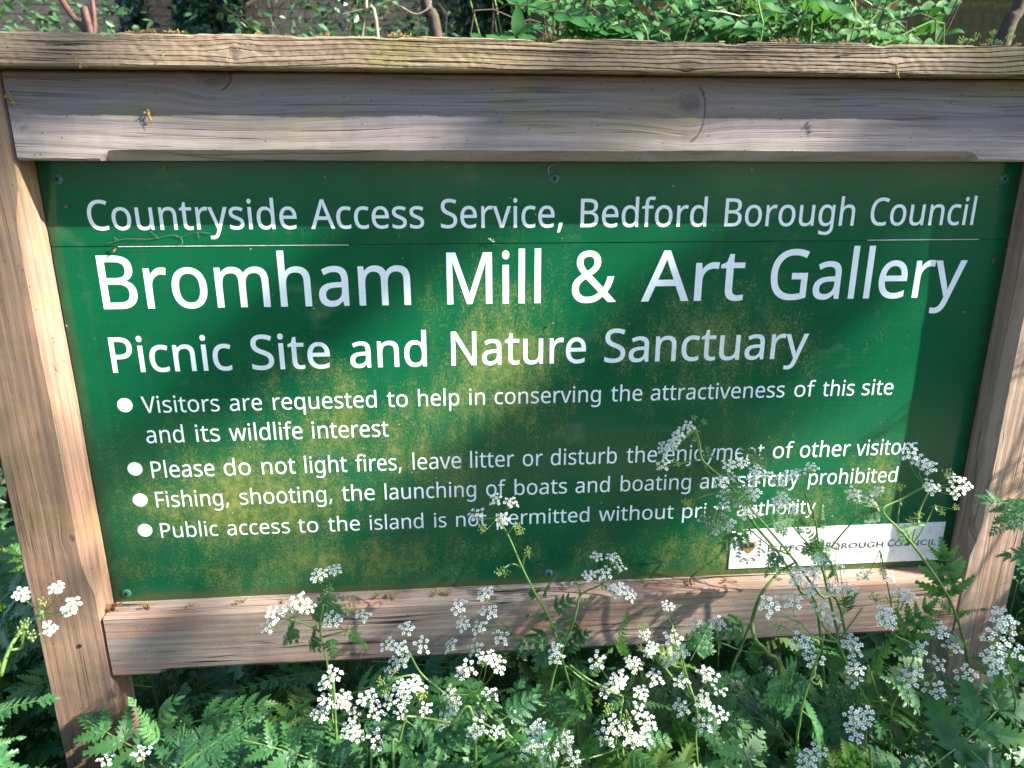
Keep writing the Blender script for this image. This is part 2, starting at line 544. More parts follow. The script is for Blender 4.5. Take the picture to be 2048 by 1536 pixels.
g = grid('ground', -60, 60, -60, 60, 90, 90, -0.02, 0.03, ground_material('woodland_soil', (0.020, 0.030, 0.010), (0.028, 0.022, 0.013), (0.014, 0.018, 0.007)))
g = grid('path', -14, 14, -2.9, -1.45, 120, 12, 0.03, 0.012, ground_material('trodden_earth_path', (0.26, 0.17, 0.10), (0.19, 0.12, 0.07), (0.10, 0.08, 0.045)))

# ------------------------------------------------------------------ the sign
sign = thing('notice_board', 'large wooden framed green notice board with white lettering standing among cow parsley', 'sign', (0, 0, 0))
FY = -0.034


def wob(p, a=0.0008, s=9.0):
    return Vector((mnoise.noise(p * s), mnoise.noise(p * s + Vector((9, 1, 4))), mnoise.noise(p * s + Vector((3, 7, 2))))) * a


def timber(name, axis, u0, u1, v0, v1, y0, y1, cham, mat, parent, b=0.0022, n=90, cap_dir=None, caps=None):
    """A sawn timber along axis (X or Z). v is across, y0 front, y1 back. cham = (u_start, u_end, size, edge) stopped chamfer on the
    front edge at v0 ('lo') or v1 ('hi')."""
    us = [u0 + (u1 - u0) * i / n for i in range(n + 1)]
    if cham:
        for e in (cham[0], cham[1]):
            us += [e - 0.004, e, e + 0.004, e + 0.008, e - 0.008, e + 0.012, e - 0.012]
        us = sorted(set(round(u, 5) for u in us if u0 <= u <= u1))
    vs = []
    nr = None
    for u in us:
        c = b
        if cham:
            tl = 0.014 if axis == 'X' else 0.05
            s0 = min(max((u - cham[0]) / tl, 0), 1); s1 = min(max((cham[1] - u) / tl, 0), 1)
            k = min(s0, s1); k = math.sin(k * math.pi / 2)
            c = b + (cham[2] - b) * k
        lo, hi = (c, b) if (cham and cham[3] == 'lo') else (b, c) if cham else (b, b)
        mid = [(v0 + (v1 - v0) * q, y0) for q in (0.25, 0.5, 0.75)]
        prof = [(v0, y0 + lo), (v0 + lo, y0)] + mid + [(v1 - hi, y0), (v1, y0 + hi), (v1, y1 - b), (v1 - b, y1), (v0 + b, y1), (v0, y1 - b)]
        nr = len(prof)
        for v, y in prof:
            p = Vector((u, y, v)) if axis == 'X' else Vector((v, y, u))
            vs.append(p + wob(p) + wob(p, 0.0004, 60.0))
    fs = []
    for i in range(len(us) - 1):
        for k in range(nr):
            a, bb = i * nr + k, i * nr + (k + 1) % nr
            f = (a, bb, bb + nr, a + nr)
            fs.append(f if axis == 'X' else f[::-1])
    fs.append(tuple(range(nr))[::-1]); fs.append(tuple((len(us) - 1) * nr + k for k in range(nr)))
    me = mesh(name, vs, fs)
    bm = bmesh.new(); bm.from_mesh(me); bmesh.ops.recalc_face_normals(bm, faces=bm.faces); bm.to_mesh(me); bm.free()
    return link(name, me, mat, parent)


timber('post', 'Z', -0.05, 1.514, -0.627, -0.5505, FY, 0.014, (0.935, 1.405, 0.011, 'hi'), M['post'], sign, n=160)
timber('post', 'Z', -0.05, 1.514, 0.5525, 0.624, FY, 0.014, (0.935, 1.405, 0.010, 'lo'), M['post_right'], sign, n=160)
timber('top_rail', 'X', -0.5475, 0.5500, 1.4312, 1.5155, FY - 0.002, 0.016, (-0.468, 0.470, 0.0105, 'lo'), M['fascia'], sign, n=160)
timber('bottom_rail', 'X', -0.5478, 0.5500, 0.8175, 0.901, FY - 0.001, 0.018, (-0.495, 0.49, 0.009, 'lo'), M['rail'], sign, n=160)

# cap rail with weathered, split front edge (real relief)
def cap_rail():
    x0, x1, z0, z1, y0, y1 = -0.665, 0.665, 1.5165, 1.5462, -0.056, 0.05
    nx, nz = 850, 64
    knots = [(c1.x, c1.z, 0.0065), (c2.x, c2.z - 0.003, 0.007), (at(1790, 120, -0.056).x, 1.530, 0.004)]
    vs = []; gr = []
    for j in range(nz + 1):
        for i in range(nx + 1):
            x = x0 + (x1 - x0) * i / nx
            top = z1 + 0.0012 * mnoise.noise(Vector((x * 11, 0, 0))) + 0.0007 * mnoise.noise(Vector((x * 70, 3, 0))) - 0.0016 * max(0, mnoise.noise(Vector((x * 26, 8, 0))) - 0.12) * 4
            bot = z0 + 0.0004 * mnoise.noise(Vector((x * 20, 5, 0)))
            q = j / nz
            z = bot + (top - bot) * q
            psi = z + 0.0075 * mnoise.noise(Vector((x * 3.2, z * 12, 1))) + 0.0024 * mnoise.noise(Vector((x * 12, z * 25, 6))) + 0.0003 * mnoise.noise(Vector((x * 60, z * 40, 6)))
            for kx, kz, R in knots:
                du = (x - kx) * 0.55; dv = z - kz
                psi -= dv * R * R * 1.0 / (du * du + dv * dv + R * R * 0.9)
            s = abs(math.sin(psi * math.pi / 0.0043))
            strength = min(max((mnoise.noise(Vector((x * 2.4, math.floor(psi / 0.0043) * 2.3, 9))) + 0.36) * 2.0, 0), 1) * min(max((x + 0.62) * 1.6, 0.15), 1)
            gval = max(0.0, 1 - s / 0.30) * strength
            # splits: a few long deep cracks
            cr = abs(mnoise.noise(Vector((x * 2.6, psi * 115, 14))))
            sp = max(0.0, 1 - cr / 0.03) * min(max(mnoise.noise(Vector((x * 4, psi * 70, 21))) * 3 + 0.25, 0), 1)
            ledge = 0.0008 * (mnoise.noise(Vector((x * 6, math.floor(psi / 0.0040 + 0.5) * 3.1, 2))) ) * strength
            dep = 0.0046 * gval + 0.0 * sp + ledge + 0.0004 * mnoise.noise(Vector((x * 160, z * 160, 0)))
            edge = 0.0022 * max(0.0, 1 - (1 - q) / 0.07) + 0.0016 * max(0.0, 1 - q / 0.06)
            vs.append((x, y0 + dep + edge, z)); gr.append(min(1.0, gval * 0.85))
    fs = []
    for j in range(nz):
        for i in range(nx):
            a = j * (nx + 1) + i
            fs.append((a, a + 1, a + nx + 2, a + nx + 1))
    n = len(vs); top = nz * (nx + 1)
    for i in range(nx + 1):
        xt = vs[top + i]
        vs.append((xt[0], y0 + 0.03, xt[2] + 0.0012)); vs.append((xt[0], y1, xt[2] - 0.0015)); vs.append((xt[0], y1, z0)); 
        gr += [0.0, 0.0, 0.0]
    for i in range(nx):
        a = n + i * 3; b = a + 3
        fs.append((top + i, top + i + 1, b, a)); fs.append((a, b, b + 1, a + 1)); fs.append((a + 1, b + 1, b + 2, a + 2)); fs.append((a + 2, b + 2, i + 1, i))
    me = mesh('cap_rail', vs, fs, False)
    at_ = me.attributes.new('groove', 'FLOAT', 'POINT')
    at_.data.foreach_set('value', gr)
    return link('cap_rail', me, M['cap'], sign)


cap_rail()

# panel: two sheets meeting in a fine seam, at the height of the scored line
seam_z = at(1000, 487, 0.0).z
def slab(name, x0, x1, z0, z1, y0, y1, mat, parent, b=0.0006):
    bm = bmesh.new()
    bmesh.ops.create_cube(bm, size=1.0)
    for v in bm.verts:
        v.co = Vector((x0 + (x1 - x0) * (v.co.x + 0.5), y0 + (y1 - y0) * (v.co.y + 0.5), z0 + (z1 - z0) * (v.co.z + 0.5)))
    if b: bmesh.ops.bevel(bm, geom=bm.edges[:], offset=b, segments=2, affect='EDGES')
    me = bpy.data.meshes.new(name); bm.to_mesh(me); bm.free()
    return link(name, me, mat, parent)


panel = slab('panel', -0.5495, 0.5515, 0.895, seam_z - 0.00015, 0.0, 0.009, M['panel'], sign)
panel2 = slab('panel', -0.5495, 0.5515, seam_z + 0.00015, 1.4345, 0.0, 0.009, M['panel'], sign)
backing = slab('backing_board', -0.5495, 0.5515, 0.895, 1.4345, 0.0092, 0.0125, M['seam_dark'], sign)
slab('chipped_edge', at(235, 487, 0).x, at(697, 487, 0).x, seam_z - 0.0007, seam_z + 0.0001, -0.0006, 0.001, M['seam_pale'], sign, 0.0002)
slab('chipped_edge', at(1735, 477, 0).x, at(1958, 477, 0).x, seam_z + 0.0002, seam_z + 0.0010, -0.0006, 0.001, M['seam_pale'], sign, 0.0002)

# lettering --------------------------------------------------------
GLYPHS = """& 1174 427 1163 488 1163 545 1163 595 1153 636 1133 677 1113 709 1085 731 1049 754 1013 765 968 765 916 765 848 743 791 700 744 657 697 602 654 536 616 639 516 742 417 845 318 873 351 896 389 913 432 931 476 946 522 957 573 1005 573 1053 573 1100 573 1083 504 1062 441 1036 382 1010 323 977 272 937 228 1015 152 1093 76 1171 0 1107 0 1044 0 980 0 933 45 887 90 840 135 807 105 771 79 733 56 694 34 652 16 605 3 559 -10 506 -16 446 -16 372 -16 308 -4 254 20 200 44 159 80 129 127 100 174 85 231 85 298 85 353 95 400 115 439 134 479 163 514 200 545 238 576 282 606 332 635 310 661 288 688 266 715 245 743 227 773 213 806 199 839 192 874 192 913 192 965 204 1010 228 1047 251 1085 285 1113 330 1133 374 1153|528 439 417 547 379 524 346 502 318 479 291 456 270 430 255 403 240 375 233 342 233 303 233 244 252 197 292 162 331 127 384 109 451 109 519 109 578 120 627 143 676 165 717 192 751 223 639 331|527 1047 483 1047 438 1047 401 1036 373 1012 345 989 330 956 330 914 330 876 341 840 361 808 381 775 411 739 449 699 512 736 557 770 585 803 612 835 626 873 626 916 626 954 613 986 587 1010 561 1035
, 430 304 174 308 168 298 131 286 90 271 47 256 3 240 -41 222 -84 204 -128 187 -168 170 -207 135 -207 101 -207 66 -207 76 -166 87 -123 97 -76 107 -30 117 16 125 62 134 107 141 149 146 186 196 186 246 186 297 186 300 180
A 1025 924 0 874 0 828 118 782 236 736 354 585 354 434 354 282 354 237 236 191 118 146 0 97 0 49 0 0 0 149 383 298 767 447 1150 491 1150 534 1150 577 1150 726 767 875 383 1023 0 974 0|607 714 565 829 561 838 556 853 549 876 541 898 534 921 527 945 520 970 514 988 510 1001 505 979 499 958 493 936 487 914 481 894 476 876 470 858 465 842 460 829 417 714 374 598 330 483 451 483 572 483 693 483 650 598
B 1043 374 1145 483 1145 626 1145 734 1124 808 1082 881 1040 917 966 917 861 917 816 909 777 893 742 876 707 851 678 819 655 786 632 746 616 699 608 699 605 699 603 699 600 747 592 791 578 830 558 869 538 900 509 922 472 945 434 956 385 956 326 956 256 940 197 908 148 876 100 830 63 771 38 711 13 640 0 558 0 424 0 290 0 156 0 156 382 156 763 156 1145 265 1145|441 658 512 658 610 658 677 673 714 705 750 736 768 783 768 845 768 908 746 953 702 981 657 1008 586 1022 489 1022 426 1022 363 1022 300 1022 300 900 300 779 300 658 370 658|373 537 300 537 300 399 300 260 300 122 377 122 454 122 531 122 632 122 703 142 743 181 782 221 802 273 802 337 802 377 793 413 775 443 758 473 728 496 687 512 646 529 590 537 520 537 446 537
C 1014 698 1034 646 1034 585 1034 530 1024 481 1003 432 982 390 952 356 912 322 872 296 823 277 766 259 709 250 644 250 573 250 478 265 397 294 327 324 258 368 204 426 167 484 129 557 111 645 111 695 111 743 115 787 123 832 132 876 143 919 156 919 114 919 72 919 30 876 14 832 3 787 -5 741 -12 687 -16 624 -16 507 -16 410 8 332 56 254 104 195 173 156 261 117 350 98 454 98 574 98 661 110 740 134 812 158 883 193 945 240 998 286 1050 344 1090 412 1119 481 1147 559 1161 648 1161 707 1161 763 1155 818 1144 872 1132 921 1115 964 1094 945 1053 925 1013 906 972 871 988 832 1002 788 1015 745 1028
F 833 300 162 300 0 252 0 204 0 156 0 156 382 156 763 156 1145 369 1145 582 1145 796 1145 796 1103 796 1061 796 1018 630 1018 465 1018 300 1018 300 883 300 748 300 613 455 613 610 613 765 613 765 570 765 528 765 486 610 486 455 486 300 486 300 324
G 1168 653 562 653 605 785 605 917 605 1049 605 1049 418 1049 230 1049 43 987 23 924 8 861 -2 798 -11 727 -16 646 -16 528 -16 428 8 346 55 265 103 203 171 161 259 119 347 98 452 98 573 98 692 121 796 168 884 215 971 283 1040 371 1088 460 1137 566 1161 691 1161 755 1161 816 1155 873 1144 930 1132 984 1115 1033 1094 1015 1052 997 1010 978 969 938 987 892 1002 841 1015 790 1028 738 1034 683 1034 592 1034 514 1016 449 978 384 941 334 888 300 819 266 750 249 668 249 573 249 482 263 401 293 331 322 261 368 207 431 168 495 129 577 109 680 109 730 109 773 112 808 117 844 122 876 129 905 136 905 250 905 363 905 476 821 476 737 476 653 476 653 519
M 1455 700 0 661 0 535 335 410 669 284 1004 282 1004 280 1004 277 1004 280 983 281 955 283 922 285 889 286 853 287 814 288 775 289 735 289 694 289 463 289 231 289 0 244 0 200 0 156 0 156 382 156 763 156 1145 227 1145 298 1145 369 1145 487 832 604 520 722 207 724 207 726 207 728 207 848 520 968 832 1087 1145 1158 1145 1229 1145 1299 1145 1299 763 1299 382 1299 0 1252 0 1204 0 1156 0 1156 235 1156 469 1156 704 1156 742 1157 779 1158 816 1159 852 1161 887 1163 920 1165 952 1167 980 1168 1002 1165 1002 1163 1002 1161 1002 1034 668 907 334 779 0 740 0
N 1219 1063 382 1063 0 1007 0 951 0 895 0 691 317 487 634 282 951 280 951 278 951 276 951 278 926 280 897 281 864 283 830 285 794 286 756 288 718 289 679 289 640 289 427 289 213 289 0 244 0 200 0 156 0 156 382 156 763 156 1145 211 1145 267 1145 322 1145 526 829 730 513 933 197 936 197 938 197 940 197 939 214 937 240 936 274 934 308 933 346 931 387 929 427 929 465 929 499 929 714 929 930 929 1145 974 1145 1018 1145 1063 1145 1063 763
P 970 358 1145 459 1145 608 1145 717 1116 786 1057 854 998 889 915 889 808 889 761 881 716 865 673 850 630 824 591 789 557 754 522 707 495 648 476 589 456 517 446 431 446 388 446 344 446 300 446 300 297 300 149 300 0 252 0 204 0 156 0 156 382 156 763 156 1145 257 1145|547 1022 446 1022 397 1022 349 1022 300 1022 300 871 300 720 300 569 338 569 377 569 415 569 488 569 549 577 597 593 645 608 681 633 704 667 728 701 739 746 739 802 739 876 716 931 669 967 622 1003
S 881 805 366 805 306 805 238 789 180 755 132 722 85 675 48 613 22 552 -3 480 -16 396 -16 353 -16 312 -14 273 -10 234 -5 199 1 167 9 135 17 106 27 82 38 82 84 82 130 82 176 120 159 168 144 225 130 283 116 342 109 403 109 459 109 507 117 545 132 584 146 613 168 632 196 651 223 661 256 661 294 661 331 653 362 637 388 621 414 593 438 554 460 515 481 460 504 391 529 342 547 299 567 262 588 225 609 195 632 170 659 145 686 127 716 115 751 102 785 96 824 96 869 96 930 112 982 143 1026 174 1069 217 1102 272 1126 327 1149 390 1161 462 1161 525 1161 583 1155 635 1144 688 1132 735 1116 778 1097 763 1056 748 1015 733 974 693 991 650 1005 604 1017 557 1029 509 1034 459 1034 411 1034 370 1028 338 1014 306 1000 282 980 266 955 250 930 242 901 242 868 242 829 250 797 266 771 282 746 308 723 345 702 381 682 430 659 492 637 560 612 617 586 663 557 710 529 745 495 769 455 793 416
V 962 912 1145 962 1145 826 763 690 382 553 0 505 0 457 0 409 0 273 382 136 763 0 1145 50 1145 101 1145 151 1145 237 900 323 655 409 411 421 380 431 350 439 321 448 292 456 264 463 238 470 212 476 186 481 160 487 186 493 212 500 239 507 266 515 294 524 322 533 351 543 382 553 414 639 658 724 901 810 1145 861 1145
a 900 406 874 462 874 567 874 644 851 694 805 745 759 770 686 770 585 770 390 770 195 770 0 736 0 701 0 667 0 658 41 649 81 640 122 638 122 636 122 634 122 609 91 584 65 557 44 531 23 501 8 468 -2 434 -11 393 -16 345 -16 294 -16 247 -7 206 11 165 29 133 57 109 95 86 133 74 181 74 239 74 325 107 391 175 437 242 484 346 509 486 513 535 515 583 516 632 518 632 535 632 552 632 569 632 641 616 691 585 719 554 746 511 760 454 760 409 760 366 754 326 740 285 727 247 712 212 694 197 730 183 765 168 800 206 821 250 838 302 852 353 867|546 417 504 415 397 411 323 394 281 364 240 334 220 292 220 237 220 189 234 154 264 132 293 109 331 98 377 98 450 98 510 118 558 158 606 198 630 260 630 343 630 369 630 395 630 420 588 419
b 987 277 1021 277 922 277 886 277 852 275 820 273 789 272 764 269 746 272 746 275 746 277 746 302 782 336 813 379 837 421 862 476 874 544 874 651 874 736 837 801 763 866 688 898 577 898 430 898 331 883 249 854 183 825 117 783 67 730 34 676 1 614 -16 544 -16 476 -16 421 -4 379 21 336 45 302 75 277 109 274 109 270 109 266 109 257 73 247 36 237 0 204 0 170 0 136 0 136 406 136 813 136 1219 183 1219 230 1219 277 1219 277 1120|599 757 520 757 459 757 411 746 375 723 340 700 315 664 300 617 285 569 277 508 277 435 277 433 277 430 277 428 277 322 295 241 330 185 364 129 429 101 523 101 600 101 657 129 695 186 733 243 752 325 752 431 752 539 733 621 695 675 657 730
c 770 530 -16 481 -16 405 -16 338 -1 278 30 219 61 172 110 139 175 105 240 88 323 88 425 88 531 106 617 141 683 176 750 224 798 285 829 345 860 414 876 491 876 535 876 577 871 617 862 658 853 691 842 717 829 702 790 688 751 674 712 648 722 618 731 584 739 550 748 518 752 488 752 430 752 382 740 345 715 307 691 280 654 261 606 243 558 234 498 234 427 234 358 243 300 261 252 280 204 307 167 343 143 380 118 425 106 480 106 527 106 568 111 604 120 640 130 673 142 702 156 702 114 702 72 702 30 674 16 642 4 607 -4 572 -12
d 987 486 -16 441 -16 334 -16 249 21 184 95 120 170 88 281 88 428 88 576 121 687 185 763 250 838 336 876 443 876 488 876 527 870 560 859 593 848 622 832 646 813 671 794 692 773 709 749 712 749 715 749 719 749 717 763 716 783 713 811 710 838 709 860 709 876 709 990 709 1105 709 1219 756 1219 803 1219 850 1219 850 813 850 406 850 0 812 0 774 0 736 0 729 38 722 77 715 115 713 115 711 115 709 115 692 91 671 69 646 49 622 29 593 13 559 2 525 -10|387 101 464 101 554 101 618 126 655 176 692 225 711 300 711 401 711 410 711 418 711 427 711 534 693 616 658 673 622 730 557 759 462 759 386 759 329 728 291 668 253 608 234 527 234 425 234 322 253 243 291 186 329 129
e 905 392 876 468 876 542 876 605 860 658 828 711 796 752 750 780 692 809 634 823 566 823 488 823 459 823 431 823 403 627 403 430 403 234 403 236 305 261 231 309 180 356 130 423 104 508 104 563 104 611 109 654 119 696 130 739 144 784 164 784 122 784 81 784 40 740 21 697 7 654 -2 612 -11 561 -16 502 -16 421 -16 349 1 286 34 224 67 175 116 140 182 106 248 88 328 88 423 88 518 104 598 136 666 167 733 211 785 269 821 326 858|515 760 467 760 399 760 346 739 307 695 268 652 245 592 237 515 383 515 529 515 675 515 675 564 668 607 653 643 638 679 615 708 585 729 554 750
f 552 532 787 532 751 460 751 388 751 316 751 316 500 316 250 316 0 269 0 222 0 175 0 175 250 175 500 175 751 125 751 74 751 24 751 24 773 24 794 24 816 74 832 125 848 175 864 175 881 175 898 175 914 175 988 186 1048 208 1094 230 1140 261 1173 303 1195 345 1216 395 1227 454 1227 488 1227 519 1224 548 1218 576 1212 600 1206 621 1198 608 1161 596 1124 584 1087 567 1093 547 1098 524 1103 502 1109 479 1111 455 1111 408 1111 373 1096 350 1064 327 1033 316 983 316 916 316 897 316 878 316 860 388 860 460 860 532 860 532 823
g 987 331 876 441 876 498 876 549 865 594 844 640 822 678 790 711 746 713 746 716 746 719 746 725 784 731 822 738 860 775 860 813 860 850 860 850 568 850 277 850 -14 850 -96 836 -164 808 -219 781 -274 738 -315 682 -343 625 -371 553 -385 465 -385 403 -385 346 -380 294 -371 242 -362 196 -349 156 -330 156 -287 156 -244 156 -200 196 -222 244 -238 298 -250 353 -262 411 -268 473 -268 547 -268 605 -246 647 -203 689 -160 711 -101 711 -26 711 -14 711 -3 711 8 711 21 711 39 712 63 713 87 714 104 715 114 713 114 711 114 709 114 679 70 642 37 597 16 553 -5 501 -16 443 -16 331 -16 245 23 182 101 119 179 88 288 88 428 88 565 119 674 182 755 245 835|518 757 460 757 412 757 371 744 338 719 304 693 278 655 261 606 243 557 234 497 234 427 234 321 254 240 293 184 332 128 389 99 464 99 507 99 545 105 576 116 607 128 632 145 653 169 673 193 688 224 698 261 707 299 712 343 712 395 712 406 712 417 712 428 712 506 703 569 686 617 668 666 640 701 603 723 566 746
h 991 277 980 277 861 277 841 277 820 275 799 273 777 272 758 269 741 273 741 276 741 279 741 297 771 320 796 348 815 376 834 407 849 441 859 475 869 511 874 547 874 616 874 674 863 721 841 767 819 802 785 826 739 850 693 861 634 861 560 861 373 861 187 861 0 815 0 768 0 722 0 722 183 722 367 722 550 722 620 706 671 675 706 644 740 596 757 529 757 465 757 415 745 379 721 342 697 316 662 301 615 285 569 277 512 277 444 277 296 277 148 277 0 230 0 183 0 136 0 136 406 136 813 136 1219 183 1219 230 1219 277 1219 277 1100
i 414 230 860 277 860 277 573 277 287 277 0 230 0 183 0 136 0 136 287 136 573 136 860 183 860|185 1182 209 1182 230 1182 249 1175 265 1160 282 1146 290 1123 290 1092 290 1062 282 1040 265 1025 249 1010 230 1002 209 1002 185 1002 165 1010 149 1025 133 1040 125 1062 125 1092 125 1123 133 1146 149 1160 165 1175
j 414 92 -385 35 -385 9 -385 -15 -383 -35 -379 -56 -376 -73 -371 -88 -366 -88 -328 -88 -290 -88 -252 -72 -256 -56 -260 -38 -263 -21 -266 -3 -268 18 -268 52 -268 80 -258 103 -240 125 -221 136 -186 136 -133 136 198 136 529 136 860 183 860 230 860 277 860 277 530 277 201 277 -128 277 -182 269 -228 252 -266 235 -305 209 -334 173 -354 138 -375|125 1062 125 1092 125 1123 133 1146 149 1160 165 1175 185 1182 209 1182 230 1182 249 1175 265 1160 282 1146 290 1123 290 1092 290 1062 282 1040 265 1025 249 1010 230 1002 209 1002 185 1002 165 1010 149 1025 133 1040
l 414 277 406 277 0 230 0 183 0 136 0 136 406 136 813 136 1219 183 1219 230 1219 277 1219 277 813
m 1500 1024 876 1079 876 1177 876 1249 851 1298 801 1346 751 1370 671 1370 560 1370 373 1370 187 1370 0 1323 0 1277 0 1230 0 1230 184 1230 369 1230 553 1230 621 1216 671 1188 706 1159 740 1115 757 1055 757 972 757 912 733 877 685 841 637 823 567 823 475 823 316 823 158 823 0 776 0 730 0 683 0 683 184 683 369 683 553 683 598 677 636 664 666 651 697 632 720 606 735 581 750 547 757 507 757 449 757 404 745 370 721 337 697 314 662 299 616 285 570 277 513 277 446 277 297 277 149 277 0 230 0 183 0 136 0 136 287 136 573 136 860 174 860 212 860 250 860 257 821 264 782 271 743 274 743 276 743 279 743 297 773 319 797 346 817 372 837 401 852 433 861 465 871 498 876 532 876 599 876 654 864 698 840 743 817 775 781 796 731 798 731 801 731 804 731 832 781 872 817 921 840 971 864
n 991 514 876 550 876 653 876 730 851 783 801 835 751 861 671 861 560 861 373 861 187 861 0 815 0 768 0 722 0 722 183 722 367 722 550 722 620 706 671 675 706 644 740 596 757 529 757 434 757 368 730 332 677 296 623 277 546 277 446 277 297 277 149 277 0 230 0 183 0 136 0 136 287 136 573 136 860 174 860 212 860 250 860 257 821 264 782 271 743 274 743 276 743 279 743 298 773 322 797 350 817 379 837 410 852 444 861 478 871
o 970 884 527 884 431 884 360 874 296 856 241 837 186 810 140 775 101 741 63 698 33 649 14 599 -6 544 -16 483 -16 426 -16 374 -6 326 14 277 33 236 63 200 101 165 140 138 186 118 241 98 296 88 360 88 431 88 527 104 607 136 673 168 739 214 789 274 824 334 858 405 876 488 876 566 876 634 858 694 824 753 789 800 739 833 673 867 607|234 533 234 431 234 364 243 306 261 256 278 206 306 168 343 141 381 114 428 101 486 101 544 101 591 114 629 141 666 168 694 206 711 256 729 306 738 364 738 431 738 500 729 558 711 606 692 654 665 692 628 718 591 744 543 757 484 757 397 757 333 728 294 670 254 613
p 987 499 876 545 876 651 876 736 839 801 765 866 691 898 580 898 431 898 334 883 252 854 185 825 118 783 68 731 34 678 1 615 -16 544 -16 500 -16 461 -10 427 2 392 13 363 29 339 47 315 66 295 87 277 109 274 109 271 109 268 109 270 91 272 68 274 40 276 12 277 -12 277 -32 277 -150 277 -267 277 -385 230 -385 183 -385 136 -385 136 30 136 445 136 860 175 860 213 860 252 860 258 821 265 782 271 743 273 743 275 743 277 743 295 767 315 790 339 810 363 830 392 846 426 858 460 870|599 757 520 757 462 757 415 746 380 724 345 702 319 669 303 626 287 582 279 526 277 459 277 450 277 441 277 431 277 361 285 301 300 252 315 203 340 165 376 140 412 114 461 101 523 101 575 101 618 115 652 144 686 173 711 213 727 262 744 312 752 369 752 433 752 531 733 610 695 669 657 728
q 987 709 -140 709 -18 709 2 709 24 711 50 712 75 714 97 717 115 714 115 711 115 707 115 683 79 649 48 605 22 562 -3 506 -16 438 -16 334 -16 250 21 185 95 121 170 88 281 88 428 88 527 103 609 133 675 163 742 205 791 258 825 312 859 373 876 443 876 510 876 565 863 608 837 651 812 685 780 711 743 713 743 715 743 717 743 724 782 731 821 738 860 775 860 813 860 850 860 850 445 850 30 850 -385 803 -385 756 -385 709 -385 709 -262|387 101 465 101 524 101 571 112 607 133 643 155 669 187 685 232 701 276 709 331 711 398 711 407 711 417 711 427 711 536 692 618 656 674 620 731 555 759 462 759 385 759 328 728 290 668 253 608 234 527 234 425 234 323 253 244 291 187 329 130
r 663 498 876 537 876 553 876 571 875 589 873 608 872 624 869 638 866 632 823 627 779 621 736 607 739 592 742 575 744 558 746 543 747 528 747 495 747 463 740 433 727 403 713 376 693 353 668 329 643 311 613 298 577 284 542 277 503 277 459 277 306 277 153 277 0 230 0 183 0 136 0 136 287 136 573 136 860 175 860 213 860 252 860 257 807 262 755 268 702 270 702 272 702 274 702 292 735 314 764 340 790 366 816 395 837 428 852 461 868
s 768 696 283 696 237 696 182 682 135 654 98 627 60 587 32 536 13 484 -6 423 -16 353 -16 293 -16 241 -11 198 -2 155 8 117 21 83 38 83 81 83 124 83 167 118 150 159 134 208 119 256 105 306 98 356 98 428 98 480 109 512 132 544 155 560 186 560 225 560 246 554 265 542 282 530 299 509 316 479 334 448 351 405 370 348 391 292 413 245 434 205 455 166 477 135 503 114 532 92 562 82 601 82 648 82 721 111 777 171 816 230 856 308 876 404 876 457 876 505 871 551 860 596 850 639 836 678 818 662 781 646 743 630 706 594 721 556 733 516 744 477 755 436 760 395 760 337 760 293 751 262 732 232 713 217 688 217 656 217 632 223 612 237 596 251 579 275 563 307 548 340 532 383 513 438 492 492 472 539 451 577 430 616 408 645 383 666 352 686 322
t 579 384 99 423 99 445 99 467 101 489 105 512 109 530 113 544 117 544 81 544 45 544 10 529 2 507 -4 480 -9 452 -14 425 -16 399 -16 354 -16 313 -8 275 7 237 23 206 50 183 88 159 127 148 181 148 250 148 417 148 584 148 751 107 751 66 751 26 751 26 773 26 796 26 818 67 837 108 855 149 874 168 935 187 996 205 1057 233 1057 261 1057 289 1057 289 991 289 925 289 860 372 860 454 860 537 860 537 823 537 787 537 751 454 751 372 751 289 751 289 585 289 419 289 253 289 201 301 162 326 137 352 112
u 991 808 860 855 860 855 573 855 287 855 0 816 0 778 0 739 0 732 38 725 76 719 114 716 114 714 114 712 114 694 84 670 59 642 40 613 21 581 7 547 -2 513 -11 477 -16 439 -16 371 -16 314 -5 267 17 221 39 186 73 162 119 138 165 127 224 127 297 127 484 127 672 127 860 174 860 222 860 269 860 269 675 269 491 269 306 269 238 285 187 316 152 347 118 395 101 460 101 524 101 575 113 612 137 649 161 675 196 690 243 706 289 714 346 714 412 714 561 714 711 714 860 761 860
v 815 380 0 326 0 217 287 109 573 0 860 50 860 101 860 151 860 212 691 273 522 334 353 342 329 351 303 361 274 370 245 379 218 387 192 394 165 399 143 403 125 405 125 407 125 409 125 413 143 419 166 427 192 435 219 445 247 455 276 465 305 474 330 481 353 542 522 603 691 664 860 714 860 765 860 815 860 706 573 597 287 488 0 434 0
w 1261 740 325 691 486 685 508 678 531 672 553 666 574 660 595 655 615 650 635 646 653 642 670 637 688 634 702 632 714 630 714 628 714 626 714 623 702 620 688 617 670 613 653 609 635 604 614 599 594 594 573 588 551 582 529 575 507 568 484 516 323 465 163 414 2 360 2 307 2 253 2 175 288 96 575 18 861 66 861 115 861 164 861 203 708 243 555 282 403 291 372 299 340 306 309 314 277 321 247 326 219 332 191 336 166 338 146 341 146 343 146 345 146 348 159 352 175 356 194 360 213 365 234 370 255 374 276 380 298 386 319 392 341 397 360 403 377 453 538 504 700 555 861 606 861 658 861 709 861 758 700 807 538 856 377 864 352 872 326 880 298 888 271 895 244 901 217 908 191 912 168 914 148 916 148 918 148 921 148 923 166 927 188 933 216 939 243 945 273 953 306 962 338 970 370 978 403 1018 555 1059 708 1099 861 1147 861 1195 861 1243 861 1163 575 1084 288 1004 2 949 2 894 2 839 2 790 163
